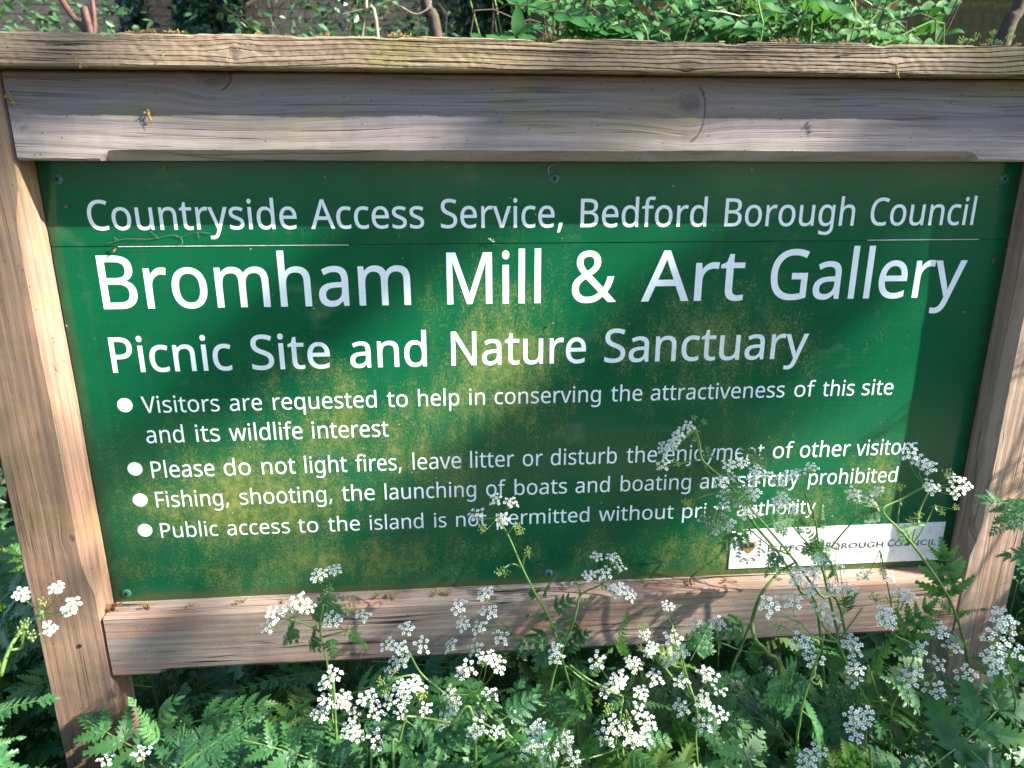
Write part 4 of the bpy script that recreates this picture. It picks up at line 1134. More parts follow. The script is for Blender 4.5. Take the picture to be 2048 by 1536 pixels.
PLANTS = [
 dict(label='single bright white umbel in front of the left post, close to the camera', y=-0.33, base=(-0.62, -0.42), size=6.6,
      stems=[[(85, 1223), (45, 1258), (18, 1300), (2, 1350), (-12, 1420)]],
      umbels=[((85, 1225), [(43, 1189), (114, 1175), (87, 1202), (106, 1216), (145, 1210), (138, 1222), (99, 1255)], 0, 5.0),
              ((47, 1262), [(51, 1247), (66, 1270), (40, 1262)], 1, 5.0)],
      leaves=[((-60, 1440), (75, 1395)), ((-50, 1500), (40, 1470)), ((-30, 1530), (70, 1540))]),
 dict(label='cow parsley with three dense flat umbels on the left part of the bottom rail', y=-0.13, base=(-0.30, -0.02), size=6.5,
      stems=[[(646, 1210), (640, 1260), (655, 1330), (668, 1440)], [(639, 1262), (610, 1248), (580, 1238)], [(640, 1275), (668, 1268), (690, 1262)]],
      umbels=[((650, 1190), [(637, 1150), (652, 1140), (668, 1139), (683, 1150), (660, 1152), (645, 1160)], 0, 6.0),
              ((580, 1240), [(538, 1250), (550, 1228), (566, 1222), (582, 1212), (600, 1203), (614, 1213), (590, 1226), (562, 1240)], 0, 6.0),
              ((690, 1262), [(664, 1240), (678, 1222), (696, 1217), (716, 1219), (726, 1230), (704, 1236), (686, 1246), (670, 1255)], 0, 6.6),
              ((660, 1190), [(655, 1180), (670, 1176)], 1, 5.0)],
      leaves=[((640, 1262), (610, 1295)), ((660, 1270), (668, 1318)), ((600, 1245), (560, 1285)), ((645, 1265), (660, 1180)), ((700, 1262), (745, 1300))]),
 dict(label='cow parsley with two small umbels rising below the left end of the bottom rail', y=-0.16, base=(-0.28, -0.14), size=6.3,
      stems=[[(668, 1459), (664, 1420), (668, 1385)], [(668, 1459), (676, 1500), (690, 1560)]],
      umbels=[((668, 1385), [(651, 1366), (663, 1350), (680, 1366), (655, 1380), (676, 1352)], 0, 6.2),
              ((668, 1455), [(641, 1428), (645, 1408), (656, 1400), (687, 1398), (636, 1440), (670, 1410)], 0, 6.3)],
      leaves=[((690, 1395), (770, 1352)), ((668, 1470), (610, 1440)), ((690, 1500), (760, 1480))]),
 dict(label='cow parsley with nodding buds and one loose umbel in front of the word not', y=-0.10, base=(0.08, -0.16), size=6.4,
      stems=[[(998, 1040), (1017, 1072), (1045, 1136), (1072, 1190), (1100, 1240), (1125, 1320), (1150, 1420), (1160, 1540)],
             [(1045, 1136), (1025, 1128), (1008, 1136)], [(1045, 1136), (1048, 1118), (1058, 1106)], [(1017, 1066), (1026, 1054), (1038, 1052)],
             [(1100, 1290), (1060, 1280), (1030, 1270)]],
      umbels=[((996, 1034), [(992, 999), (1022, 1004), (1034, 1010), (975, 1014), (985, 1022), (953, 1028), (968, 1040), (964, 1056), (1004, 1040), (1012, 1032), (946, 1036)], 0, 6.0),
              ((1008, 1136), [(1000, 1142), (1006, 1130), (1012, 1146)], 1, 5.2), ((1058, 1106), [(1056, 1100), (1068, 1104), (1062, 1112)], 1, 5.0),
              ((1038, 1054), [(1034, 1050), (1044, 1056), (1040, 1062)], 1, 5.0),
              ((1028, 1268), [(917, 1213), (969, 1187), (977, 1223), (926, 1247), (958, 1255), (902, 1291), (948, 1295), (1001, 1274), (985, 1192), (932, 1222)], 0, 6.6)],
      leaves=[((1100, 1235), (1052, 1228)), ((1098, 1230), (1136, 1196)), ((1085, 1192), (1105, 1150)), ((1080, 1190), (1056, 1180)), ((1105, 1255), (1150, 1230)),
              ((1110, 1260), (1040, 1285)), ((1115, 1290), (1065, 1340)), ((1120, 1300), (1170, 1260)), ((1120, 1310), (1130, 1400)), ((1130, 1340), (1190, 1380))]),
 dict(label='cow parsley with a loose umbel under the word island, above dense foliage', y=-0.17, base=(0.0, -0.25), size=6.2,
      stems=[[(818, 1305), (844, 1349), (892, 1390), (940, 1440), (1010, 1500), (1060, 1560)], [(892, 1390), (840, 1352), (790, 1358), (770, 1378)]],
      umbels=[((818, 1305), [(813, 1257), (776, 1289), (801, 1295), (844, 1292), (802, 1318), (782, 1337), (806, 1330), (838, 1302), (820, 1262)], 0, 6.2),
              ((770, 1378), [(762, 1362), (772, 1382), (780, 1372), (764, 1390)], 1, 5.0)],
      leaves=[((892, 1392), (850, 1440)), ((900, 1398), (985, 1400)), ((850, 1352), (840, 1400))]),
 dict(label='cow parsley with a wide umbel of long curved rays just below mid rail', y=-0.20, base=(0.04, -0.32), size=6.2,
      stems=[[(953, 1390), (975, 1425), (1010, 1462), (1045, 1500), (1080, 1560)]],
      umbels=[((953, 1390), [(977, 1312), (996, 1330), (968, 1318), (1005, 1338), (924, 1345), (908, 1356), (936, 1338), (900, 1385), (895, 1372), (981, 1387), (990, 1378), (909, 1410), (915, 1428), (888, 1442), (893, 1458), (960, 1426), (1034, 1431), (1025, 1418)], 0, 6.0)],
      leaves=[((1000, 1440), (1070, 1390)), ((985, 1430), (1030, 1490)), ((960, 1400), (1010, 1372))]),
 dict(label='cow parsley with greenish half open umbels left of the rail centre', y=-0.22, base=(-0.12, -0.30), size=5.6,
      stems=[[(812, 1432), (850, 1436), (900, 1448), (950, 1470)], [(812, 1432), (800, 1480), (790, 1550)]],
      umbels=[((812, 1432), [(800, 1373), (827, 1368), (818, 1382), (806, 1399), (844, 1390), (779, 1401), (801, 1426), (851, 1418), (836, 1372), (846, 1402)], [0, 0, 0, 0, 1, 0, 0, 0, 0, 1], 5.6),
              ((950, 1470), [(947, 1466), (958, 1455), (996, 1462), (985, 1452)], 0, 6.2)],
      leaves=[((815, 1440), (870, 1480)), ((805, 1450), (750, 1500)), ((795, 1500), (850, 1540))]),
 dict(label='cow parsley with a large cluster of umbels at lower left centre', y=-0.20, base=(-0.28, -0.25), size=6.3,
      stems=[[(725, 1460), (735, 1500), (742, 1560)]],
      umbels=[((718, 1440), [(690, 1404), (711, 1411), (736, 1397), (707, 1428), (753, 1426), (724, 1445), (745, 1418), (676, 1400)], 0, 6.3),
              ((735, 1500), [(711, 1469), (753, 1479), (745, 1496), (762, 1488), (720, 1455), (700, 1462)], 0, 6.3)],
      leaves=[((725, 1470), (660, 1500)), ((735, 1500), (800, 1530)), ((720, 1460), (770, 1440))]),
 dict(label='cow parsley with two small umbels touching the lower edge of the panel right of centre', y=-0.11, base=(0.12, -0.12), size=5.8,
      stems=[[(1201, 1170), (1162, 1189), (1155, 1215), (1148, 1240), (1132, 1280), (1110, 1340), (1090, 1410), (1050, 1440)]],
      umbels=[((1203, 1168), [(1193, 1113), (1216, 1106), (1226, 1114), (1179, 1151), (1185, 1142), (1210, 1146), (1240, 1134), (1245, 1144), (1230, 1182), (1238, 1176), (1259, 1187), (1256, 1172)], [0] * 12, 5.6),
              ((1160, 1178), [(1155, 1166), (1158, 1160), (1168, 1204)], 1, 5.0)],
      leaves=[((1150, 1240), (1170, 1275)), ((1140, 1260), (1090, 1320))]),
 dict(label='tall cow parsley with a side lit umbel reaching up to the word attractiveness', y=-0.09, base=(0.44, -0.14), size=5.0,
      stems=[[(1390, 856), (1399, 886), (1405, 920), (1443, 955), (1475, 990), (1510, 1050), (1560, 1110), (1600, 1180), (1640, 1260)],
             [(1480, 985), (1440, 985), (1400, 995), (1385, 1008)]],
      umbels=[((1391, 860), [(1378, 853), (1366, 858), (1356, 872), (1350, 884), (1342, 893), (1327, 896), (1325, 908), (1360, 866)], 0, 4.6),
              ((1390, 858), [(1388, 835), (1408, 844), (1389, 879)], 1, 3.4),
              ((1404, 915), [(1319, 933), (1314, 944), (1351, 923), (1345, 935), (1360, 912), (1328, 928)], 0, 5.2),
              ((1385, 1008), [(1372, 1004), (1383, 1003), (1396, 1012), (1388, 1018)], 1, 4.6)],
      leaves=[((1405, 925), (1412, 888)), ((1475, 915), (1530, 898)), ((1440, 1010), (1425, 1045))]),
 dict(label='cow parsley with crowded umbels covering the word strictly', y=-0.12, base=(0.50, -0.22), size=5.6,
      stems=[[(1482, 968), (1497, 1010), (1530, 1050), (1580, 1110), (1640, 1190), (1690, 1260)]],
      umbels=[((1482, 970), [(1457, 930), (1450, 938), (1484, 925), (1478, 932), (1500, 932), (1512, 940), (1526, 943), (1534, 950), (1440, 964), (1448, 958), (1465, 955), (1506, 957), (1512, 965), (1470, 940)], 0, 5.0),
              ((1500, 1010), [(1477, 989), (1470, 996), (1506, 985), (1514, 992), (1500, 998), (1448, 990), (1440, 998)], 0, 5.4),
              ((1500, 1060), [(1448, 1013), (1458, 1020), (1482, 1005), (1489, 1028), (1500, 1036), (1478, 1040), (1445, 1038), (1455, 1046), (1413, 1038), (1420, 1030), (1408, 1052), (1430, 1058), (1438, 1046), (1505, 1022)], 0, 5.6)],
      leaves=[((1495, 985), (1470, 1000)), ((1440, 1000), (1420, 1060)), ((1500, 1050), (1452, 1088)), ((1530, 1050), (1590, 1035))]),
 dict(label='cow parsley with faint umbels over the lower end of the word prohibited', y=-0.07, base=(0.60, -0.15), size=5.2,
      stems=[[(1610, 985), (1630, 1040), (1640, 1110), (1660, 1200)], [(1578, 1040), (1600, 1070), (1640, 1110)], [(1650, 1110), (1700, 1050), (1755, 1010)]],
      umbels=[((1580, 1045), [(1565, 996), (1556, 1008), (1575, 1004), (1568, 1020), (1584, 1016), (1558, 1024), (1590, 1006)], 0, 5.2),
              ((1612, 990), [(1599, 947), (1590, 955), (1612, 938), (1623, 935), (1632, 942), (1605, 960), (1580, 950), (1553, 960), (1562, 966)], 0, 4.6),
              ((1755, 1012), [(1755, 982), (1748, 992), (1703, 985), (1711, 995), (1727, 1009), (1735, 1000), (1764, 990), (1746, 1040)], 0, 4.8)],
      leaves=[((1640, 1058), (1646, 1008)), ((1642, 1110), (1620, 1050)), ((1650, 1110), (1600, 1100)), ((1590, 1060), (1615, 1062))]),
 dict(label='arching cow parsley with a broad umbel leaning against the right end of the panel', y=-0.13, base=(0.70, -0.30), size=6.0,
      stems=[[(1850, 972), (1803, 998), (1765, 1020), (1800, 1060), (1826, 1090), (1855, 1130), (1881, 1168), (1905, 1213), (1930, 1290), (1950, 1400)],
             [(1856, 985), (1840, 1020), (1835, 1050)]],
      umbels=[((1850, 974), [(1820, 905), (1830, 913), (1840, 922), (1857, 934), (1862, 942), (1885, 936), (1895, 946), (1908, 958), (1880, 955), (1867, 978), (1875, 985), (1860, 970), (1914, 985), (1920, 996), (1910, 1000), (1929, 968), (1935, 975), (1890, 962)], [0] * 18, 5.4),
              ((1800, 1000), [(1799, 973), (1806, 970), (1795, 980)], 0, 4.4),
              ((1838, 1040), [(1822, 1040), (1838, 1030), (1830, 1048)], 1, 4.4), ((1870, 1010), [(1885, 1023), (1912, 1014)], 1, 4.0)],
      leaves=[((1905, 1222), (1888, 1115)), ((1765, 1022), (1715, 1030)), ((1800, 1060), (1850, 1045)), ((1830, 1095), (1800, 1060)), ((1910, 1230), (1960, 1215)), ((1905, 1225), (1870, 1190))]),
 dict(label='cow parsley with blue white umbels on the right half of the bottom rail', y=-0.16, base=(0.44, -0.28), size=6.3,
      stems=[[(1675, 1285), (1690, 1319), (1730, 1395), (1772, 1472), (1790, 1560)], [(1675, 1285), (1630, 1275), (1590, 1265), (1560, 1250)],
             [(1675, 1285), (1700, 1250), (1725, 1215)]],
      umbels=[((1600, 1245), [(1543, 1204), (1550, 1214), (1536, 1212), (1587, 1201), (1597, 1208), (1580, 1212), (1604, 1196)], 0, 6.2),
              ((1655, 1262), [(1642, 1214), (1634, 1226), (1648, 1232), (1655, 1222), (1640, 1240), (1660, 1238)], 0, 6.4),
              ((1625, 1210), [(1597, 1148), (1590, 1160), (1604, 1166), (1628, 1146), (1636, 1152), (1621, 1178), (1612, 1184), (1630, 1172)], 0, 5.8),
              ((1690, 1215), [(1669, 1172), (1660, 1180), (1678, 1184), (1672, 1160), (1698, 1175), (1704, 1165), (1649, 1117), (1673, 1093), (1655, 1125), (1680, 1130)], 0, 5.6),
              ((1560, 1250), [(1548, 1248), (1556, 1258), (1566, 1244), (1572, 1262), (1562, 1272), (1544, 1260)], 1, 5.2)],
      leaves=[((1690, 1310), (1650, 1370)), ((1700, 1330), (1762, 1290)), ((1640, 1290), (1590, 1300)), ((1560, 1100), (1530, 1150)), ((1650, 1110), (1680, 1140)), ((1700, 1180), (1705, 1230))]),
 dict(label='cow parsley with pale yellowish umbels near the right end of the bottom rail', y=-0.17, base=(0.50, -0.36), size=6.0,
      stems=[[(1790, 1270), (1830, 1300), (1800, 1380), (1780, 1440), (1790, 1560)], [(1735, 1330), (1760, 1400), (1785, 1480)]],
      umbels=[((1785, 1245), [(1768, 1230), (1775, 1240), (1760, 1238), (1802, 1212), (1796, 1222), (1808, 1220)], 0, 5.8),
              ((1790, 1235), [(1816, 1192), (1822, 1200), (1800, 1182), (1792, 1172), (1785, 1168), (1751, 1196), (1740, 1204), (1732, 1196), (1780, 1200), (1810, 1186)], [0, 0, 0, 0, 0, 1, 1, 1, 1, 0], 5.4),
              ((1720, 1300), [(1702, 1285), (1695, 1296), (1708, 1300), (1714, 1288), (1720, 1282)], 0, 6.0),
              ((1720, 1380), [(1710, 1336), (1700, 1346), (1706, 1356), (1718, 1344), (1716, 1332)], 0, 6.0),
              ((1760, 1100), [(1727, 1150), (1735, 1160), (1745, 1145), (1765, 1140), (1775, 1150)], [0, 1, 0, 1, 0], 4.8)],
      leaves=[((1740, 1340), (1790, 1260)), ((1760, 1380), (1690, 1390)), ((1800, 1290), (1850, 1215)), ((1790, 1310), (1830, 1280))]),
 dict(label='cow parsley with small white umbels over the dark gap below the rail at right', y=-0.20, base=(0.34, -0.36), size=6.4,
      stems=[[(1640, 1300), (1620, 1360), (1600, 1440), (1600, 1560)]],
      umbels=[((1630, 1325), [(1597, 1282), (1590, 1294), (1604, 1300), (1612, 1290), (1600, 1308), (1618, 1302)], 0, 6.2),
              ((1640, 1360), [(1628, 1320), (1640, 1318), (1650, 1322), (1654, 1334), (1644, 1340), (1632, 1336)], 0, 6.2)],
      leaves=[((1560, 1310), (1600, 1440)), ((1620, 1350), (1560, 1400)), ((1600, 1420), (1660, 1460))]),
 dict(label='hooked thick stemmed cow parsley bent over the right part of the bottom rail', y=-0.10, base=(0.32, -0.05), size=5.6,
      stems=[[(1590, 1125), (1560, 1144), (1535, 1170), (1519, 1195), (1508, 1225), (1504, 1250), (1512, 1282), (1533, 1305), (1560, 1380)], [(1500, 1250), (1480, 1300), (1464, 1339), (1450, 1420)]],
      umbels=[((1595, 1125), [(1580, 1096), (1590, 1104)], 1, 4.6), ((1440, 1285), [(1391, 1252), (1398, 1260), (1386, 1264), (1432, 1246), (1440, 1254)], 0, 6.0)],
      leaves=[((1505, 1250), (1420, 1262)), ((1520, 1290), (1500, 1345)), ((1560, 1144), (1535, 1100)), ((1600, 1120), (1660, 1090))], thick=1.5),
 dict(label='cow parsley with a big white umbel crowning several smaller ones below the rail centre', y=-0.19, base=(0.16, -0.28), size=6.4,
      stems=[[(1245, 1392), (1240, 1440), (1236, 1560)], [(1245, 1392), (1180, 1360), (1140, 1330)]],
      umbels=[((1245, 1392), [(1196, 1320), (1206, 1327), (1214, 1332), (1202, 1336), (1240, 1355), (1248, 1363), (1234, 1368), (1264, 1322), (1270, 1334), (1260, 1330), (1210, 1380), (1204, 1390), (1216, 1396), (1283, 1385), (1276, 1395), (1290, 1396), (1311, 1355), (1316, 1368), (1306, 1370)], 0, 6.0),
              ((1130, 1330), [(1110, 1298), (1121, 1304), (1132, 1300), (1112, 1316), (1126, 1322), (1136, 1314)], 0, 6.2)],
      leaves=[((1245, 1400), (1190, 1440)), ((1250, 1400), (1340, 1410)), ((1180, 1360), (1140, 1400)), ((1240, 1310), (1246, 1245)), ((1180, 1350), (1220, 1300))]),
 dict(label='dense white cow parsley umbels massed near the bottom centre of the view', y=-0.22, base=(0.18, -0.38), size=6.8,
      stems=[[(1246, 1490), (1242, 1560)], [(1246, 1492), (1200, 1510), (1160, 1520)]],
      umbels=[((1246, 1495), [(1216, 1418), (1228, 1424), (1213, 1440), (1222, 1448), (1234, 1438), (1254, 1432), (1262, 1442), (1278, 1420), (1290, 1418), (1284, 1432), (1223, 1468), (1212, 1474), (1232, 1476), (1244, 1458), (1254, 1466), (1275, 1466), (1284, 1474), (1268, 1480), (1296, 1444), (1240, 1446), (1262, 1456)], 0, 6.6)],
      leaves=[((1250, 1500), (1310, 1530)), ((1245, 1500), (1190, 1540)), ((1260, 1480), (1340, 1470))]),
 dict(label='cow parsley with open umbels at the bottom edge left of centre', y=-0.24, base=(0.06, -0.42), size=6.6,
      stems=[[(1108, 1540), (1110, 1560)], [(1160, 1530), (1155, 1570)]],
      umbels=[((1090, 1530), [(1078, 1455), (1070, 1465), (1086, 1470), (1059, 1500), (1052, 1512), (1068, 1514), (1102, 1492), (1110, 1502), (1096, 1506), (1080, 1478)], 0, 6.4),
              ((1155, 1530), [(1128, 1472), (1138, 1478), (1130, 1492), (1144, 1490), (1152, 1500), (1148, 1514), (1160, 1496), (1094, 1527), (1140, 1524)], 0, 6.4)],
      leaves=[((1100, 1520), (1040, 1540)), ((1150, 1500), (1200, 1480)), ((1090, 1500), (1130, 1430))]),
 dict(label='cow parsley with several open umbels right of the rail centre over bluish leaves', y=-0.20, base=(0.28, -0.30), size=6.2,
      stems=[[(1389, 1399), (1395, 1440), (1400, 1560)], [(1389, 1399), (1370, 1340), (1362, 1300)]],
      umbels=[((1389, 1402), [(1410, 1344), (1420, 1352), (1412, 1358), (1362, 1362), (1356, 1372), (1370, 1374), (1440, 1380), (1450, 1390), (1436, 1394), (1406, 1398), (1412, 1408), (1400, 1410), (1363, 1415), (1356, 1426), (1372, 1428), (1442, 1430), (1450, 1440), (1406, 1446), (1398, 1456), (1414, 1458)], 0, 6.0),
              ((1365, 1335), [(1329, 1305), (1322, 1314), (1336, 1318), (1346, 1276), (1340, 1286), (1358, 1292), (1364, 1302), (1360, 1314), (1352, 1298)], 0, 5.8),
              ((1345, 1250), [(1336, 1212), (1342, 1222), (1330, 1224)], 0, 4.8), ((1300, 1290), [(1285, 1254), (1278, 1262), (1290, 1268), (1286, 1244)], 0, 4.8),
              ((1305, 1310), [(1280, 1296), (1292, 1292), (1304, 1296), (1298, 1304)], 0, 5.0)],
      leaves=[((1395, 1430), (1450, 1500)), ((1390, 1420), (1340, 1480)), ((1400, 1380), (1470, 1340)), ((1380, 1320), (1420, 1250)), ((1410, 1440), (1460, 1420))]),
 dict(label='cow parsley with open white umbels in front of the foot of the right post', y=-0.16, base=(0.62, -0.36), size=6.6,
      stems=[[(1868, 1345), (1850, 1400), (1820, 1470), (1810, 1560)], [(1930, 1400), (1880, 1430), (1850, 1500)]],
      umbels=[((1868, 1345), [(1872, 1258), (1880, 1270), (1888, 1262), (1866, 1270), (1840, 1292), (1832, 1302), (1846, 1306), (1905, 1294), (1912, 1304), (1898, 1306), (1874, 1325), (1868, 1334), (1880, 1338), (1825, 1346), (1816, 1356), (1832, 1362), (1838, 1352)], 0, 6.2),
              ((1900, 1420), [(1929, 1346), (1920, 1354), (1936, 1360), (1926, 1366), (1940, 1350)], 0, 6.4),
              ((1890, 1440), [(1869, 1378), (1864, 1386), (1876, 1396), (1866, 1404), (1880, 1410), (1891, 1396), (1896, 1406), (1886, 1414)], 0, 6.2)],
      leaves=[((1850, 1400), (1790, 1350)), ((1850, 1410), (1930, 1440)), ((1820, 1460), (1870, 1500)), ((1930, 1290), (1880, 1250)), ((1860, 1400), (1900, 1350))]),
 dict(label='cow parsley with a full white umbel at the far right edge', y=-0.20, base=(0.80, -0.40), size=6.8,
      stems=[[(2015, 1330), (2030, 1400), (2050, 1540)]],
      umbels=[((2015, 1330), [(2003, 1234), (2012, 1244), (2018, 1252), (1990, 1274), (2000, 1284), (1982, 1288), (2026, 1300), (2034, 1310), (2018, 1312), (1985, 1316), (1978, 1326), (1992, 1330), (2038, 1258), (2046, 1268), (1972, 1280), (1976, 1292), (2046, 1316), (2060, 1290)], 0, 6.6)],
      leaves=[((2020, 1350), (1960, 1390)), ((2030, 1370), (2070, 1310)), ((2040, 1420), (1970, 1460)), ((2070, 1060), (1988, 992)), ((2080, 1000), (2000, 1052)), ((2100, 1120), (2012, 1100))]),
 dict(label='cow parsley with a small umbel low at the bottom edge right of centre', y=-0.24, base=(0.34, -0.46), size=6.4,
      stems=[[(1735, 1490), (1745, 1570)], [(1640, 1540), (1645, 1580)]],
      umbels=[((1732, 1490), [(1705, 1434), (1712, 1442), (1722, 1426), (1730, 1432), (1716, 1456), (1726, 1462), (1736, 1452), (1710, 1462)], 0, 6.2),
              ((1632, 1550), [(1634, 1504), (1642, 1512), (1620, 1520), (1612, 1528), (1650, 1524)], 0, 6.2)],
      leaves=[((1735, 1500), (1680, 1540)), ((1740, 1500), (1810, 1520)), ((1640, 1540), (1590, 1500))]),
 dict(label='cow parsley with half hidden umbels at the bottom edge beside the left post', y=-0.22, base=(-0.55, -0.40), size=6.0,
      stems=[[(230, 1560), (235, 1600)]],
      umbels=[((232, 1570), [(212, 1518), (204, 1528), (220, 1530), (196, 1536)], 0, 6.2), ((290, 1560), [(284, 1505), (276, 1514), (296, 1500), (302, 1512), (290, 1520), (268, 1520)], 0, 6.0)],
      leaves=[((310, 1480), (275, 1405)), ((310, 1440), (345, 1400)), ((330, 1480), (290, 1460))]),
 dict(label='tall cow parsley standing just outside the right post with a leaning umbel', y=-0.26, base=(0.98, -0.30), size=6.5,
      stems=[], umbels=[], leaves=[], extra=True),
]
for pi_, pl_ in enumerate(PLANTS):
    R = random.Random(100 + pi_)
    Y = pl_['y']; bx, by = pl_['base']
    th = thing('cow_parsley', pl_['label'], 'cow parsley', (bx, by, 0.0), 'flowering cow parsley round the sign')
    if pl_.get('extra'):
        for hub in (Vector((0.93, -0.14, 1.43)), Vector((0.90, -0.13, 1.24)), Vector((1.02, -0.2, 1.15))):
            tips = []
            for k in range(9):
                a = k * 2.4; r = 0.035 * math.sqrt((k + 0.5) / 9)
                tips.append(hub + Vector((r * math.cos(a), r * math.sin(a), 0.04 - 6 * r * r)))
            add_umbel(th, hub, tips, 0.0055, None, R)
            stem_part(th, [Vector((bx, by, 0)), Vector((0.98, -0.26, 0.6)), Vector((0.96, -0.2, 0.95)), hub], 0.004, 0.0012)
        for k in range(5):
            b = Vector((0.97, -0.24, 0.5 + 0.13 * k)); a = k * 2.1
            leaf_on(th, b, b + Vector((0.16 * math.cos(a), 0.16 * math.sin(a), 0.07)), UPV, 'parsley', R=R)
        continue
    tk = pl_.get('thick', 1.0)
    longest = None
    for i, s in enumerate(pl_['stems']):
        pts = []
        for k, q in enumerate(s):
            pts.append(P(q, Y + 0.006 * math.sin(k * 1.7 + i) - (0.0 if i else 0.004)))
        if i == 0 or s[-1][1] > 1530:
            last = pts[-1]
            g0 = Vector((bx, by, 0.0))
            pts += [last.lerp(g0, 0.5) + Vector((0, 0, 0.04)), g0]
            stem_part(th, pts, 0.0010 * tk, 0.0021 * tk)
        else:
            stem_part(th, pts, 0.0012 * tk, 0.0009 * tk)
    for hub, tips, kinds, size in pl_['umbels']:
        dy = R.uniform(-0.012, 0.012)
        h = P(hub, Y + dy + 0.018)
        # heads that start away from a drawn stem get one of their own down into the plant
        tp = [P(q, Y + dy + R.uniform(-0.008, 0.008)) for q in tips]
        near = min((math.hypot(hub[0] - q[0], hub[1] - q[1]) for s in pl_['stems'] for q in s), default=999)
        kk = kinds if isinstance(kinds, list) else [kinds] * len(tips)
        add_umbel(th, h, tp, size * 0.001, kk, R)
        if near > 3:
            s0 = pl_['stems'][0] if pl_['stems'] else [(hub[0] + 10, hub[1] + 100)]
            tgt = min(s0, key=lambda q: math.hypot(hub[0] - q[0], hub[1] + 45 - q[1]) + (200 if q[1] < hub[1] else 0))
            e = P(tgt, Y); m_ = h.lerp(e, 0.5) + Vector((R.uniform(-.004, .004), 0, -0.006))
            stem_part(th, [h, m_, e], 0.0008, 0.0011, n=5)
    mm = R.choice(['parsley', 'parsley', 'parsley2'])
    for b, tpx in pl_['leaves']:
        y0 = Y + R.uniform(-0.012, 0.02)
        bpt = P(b, y0); tpt = P(tpx, y0 + R.uniform(-0.03, 0.03))
        d = tpt - bpt
        leaf_on(th, bpt, tpt, None, mm, 'narrow' if R.random() < 0.35 else None, R, 1.06)


# ------------------------------------------------------------------ leafy clumps in front of, beneath and behind the sign
def outline_ok(px, py, y):
    """keeps loose leaves off the parts of the sign the photograph shows clear"""
    if px < 110 + (py - 900) * 0.10: return py > 930 + max(0, (px + 100)) * 1.0 if y < 0.05 else True
    if px < 290: return (py > 1475 and px > 200) or y > 0.0
    if y > 0.07: return True
    lim = 1358 - (px - 290) * 0.060
    if px > 1880: lim = 1270
    if px > 2030: lim = 1000
    return py > lim


R = random.Random(5)
clump_id = 0
CL = []; ROWS = {}
ROWY = [-0.33, -0.27, -0.20, -0.13, -0.075, 0.15, 0.30, 0.55, 0.95]
ROWN = ['nearest the camera', 'second from the camera', 'third from the camera', 'fourth from the camera', 'nearest before the bottom rail', 'just behind the sign', 'second behind the sign', 'third behind the sign', 'farthest behind the sign']
ORD = ['first', 'second', 'third', 'fourth', 'fifth', 'sixth', 'seventh', 'eighth', 'ninth', 'tenth', 'eleventh', 'twelfth', 'thirteenth', 'fourteenth', 'fifteenth', 'sixteenth', 'seventeenth', 'eighteenth', 'nineteenth', 'twentieth']


def z_row(y):
    return min(range(9), key=lambda i: abs(ROWY[i] - y))


for yy, z0, n in ((-0.33, 0.80, 11), (-0.27, 0.80, 11), (-0.20, 0.80, 11), (-0.13, 0.78, 12), (-0.075, 0.74, 12), (0.15, 0.74, 11), (0.30, 0.68, 11), (0.55, 0.60, 10), (0.95, 0.46, 9)):
    for k in range(n):
        w = 0.95 + (yy + 0.45) * 0.8
        x = -w + 2 * w * (k + 0.5) / n + R.uniform(-0.07, 0.07)
        CL.append((x, yy + R.uniform(-0.045, 0.045), z0))
for (x, yy, z0) in CL:
    side = x < -0.66 or x > 0.66
    lab_ = ('low leafy cow parsley clump without flowers in the undergrowth behind the sign' if yy > 0.1 else
           'low leafy cow parsley clump without flowers in front of the sign')
    fronds = []
    nf = 22
    for k in range(nf * 3):
        if len(fronds) >= nf: break
        a = k * 2.4 + R.uniform(-0.5, 0.5)
        zt = z0 * R.uniform(0.70, 1.07) + (0.05 if side and yy > 0 else 0)
        rad = R.uniform(0.05, 0.13)
        base = Vector((x + 0.35 * rad * math.cos(a), yy + 0.35 * rad * math.sin(a), zt - R.uniform(0.03, 0.08)))
        tip = Vector((x + (rad + 0.07) * math.cos(a), yy + (rad + 0.05) * math.sin(a), zt + R.uniform(-0.03, 0.04)))
        bad = False
        for q in (base, tip, base.lerp(tip, 0.6)):
            u, v, d = pix(q)
            if not outline_ok(u, v, q.y): bad = True
            # keep clear of the timber itself
            if -0.045 < q.y < 0.03 and (0.79 < q.z < 1.6 or abs(abs(q.x) - 0.59) < 0.06): bad = True
        if bad: continue
        fronds.append((base, tip))
    if len(fronds) < 3: continue
    th = thing('leafy_clump', '', 'plant', (x, yy, 0), 'leafy cow parsley clumps ' + ('behind' if yy > 0.1 else 'in front'))
    ROWS.setdefault(z_row(yy), []).append(th)
    mt = R.choice(['parsley', 'parsley', 'parsley2', 'parsley2', 'parsley3'] if True else [])
    for base, tip in fronds:
        mat = mt if R.random() < 0.85 else 'parsley3'
        leaf_on(th, base, tip, UPV + Vector((R.uniform(-.3, .3), -0.35, 0)), mat, 'narrow' if R.random() < 0.12 and mat != 'parsley3' else None, R, 1.15 if yy > 0 else 0.9)
    mb = MB()
    for base, tip in fronds:
        mb.tube(spline([Vector((x, yy, 0.0)) + Vector((R.uniform(-.02, .02), R.uniform(-.02, .02), 0)), Vector((x, yy, 0)).lerp(base, 0.55) + Vector((0, 0, 0.03)), base], 4), 0.0018, 0.0009, 4, False)
    mb.build('stalks', M['stem'], th)
    th.children[-1]['kind'] = 'stuff'

for r_, lst in ROWS.items():
    for i_, th in enumerate(sorted(lst, key=lambda o: o.location.x)):
        th['label'] = 'low leafy clump, %s from the left in the row %s' % (ORD[i_], ROWN[r_])

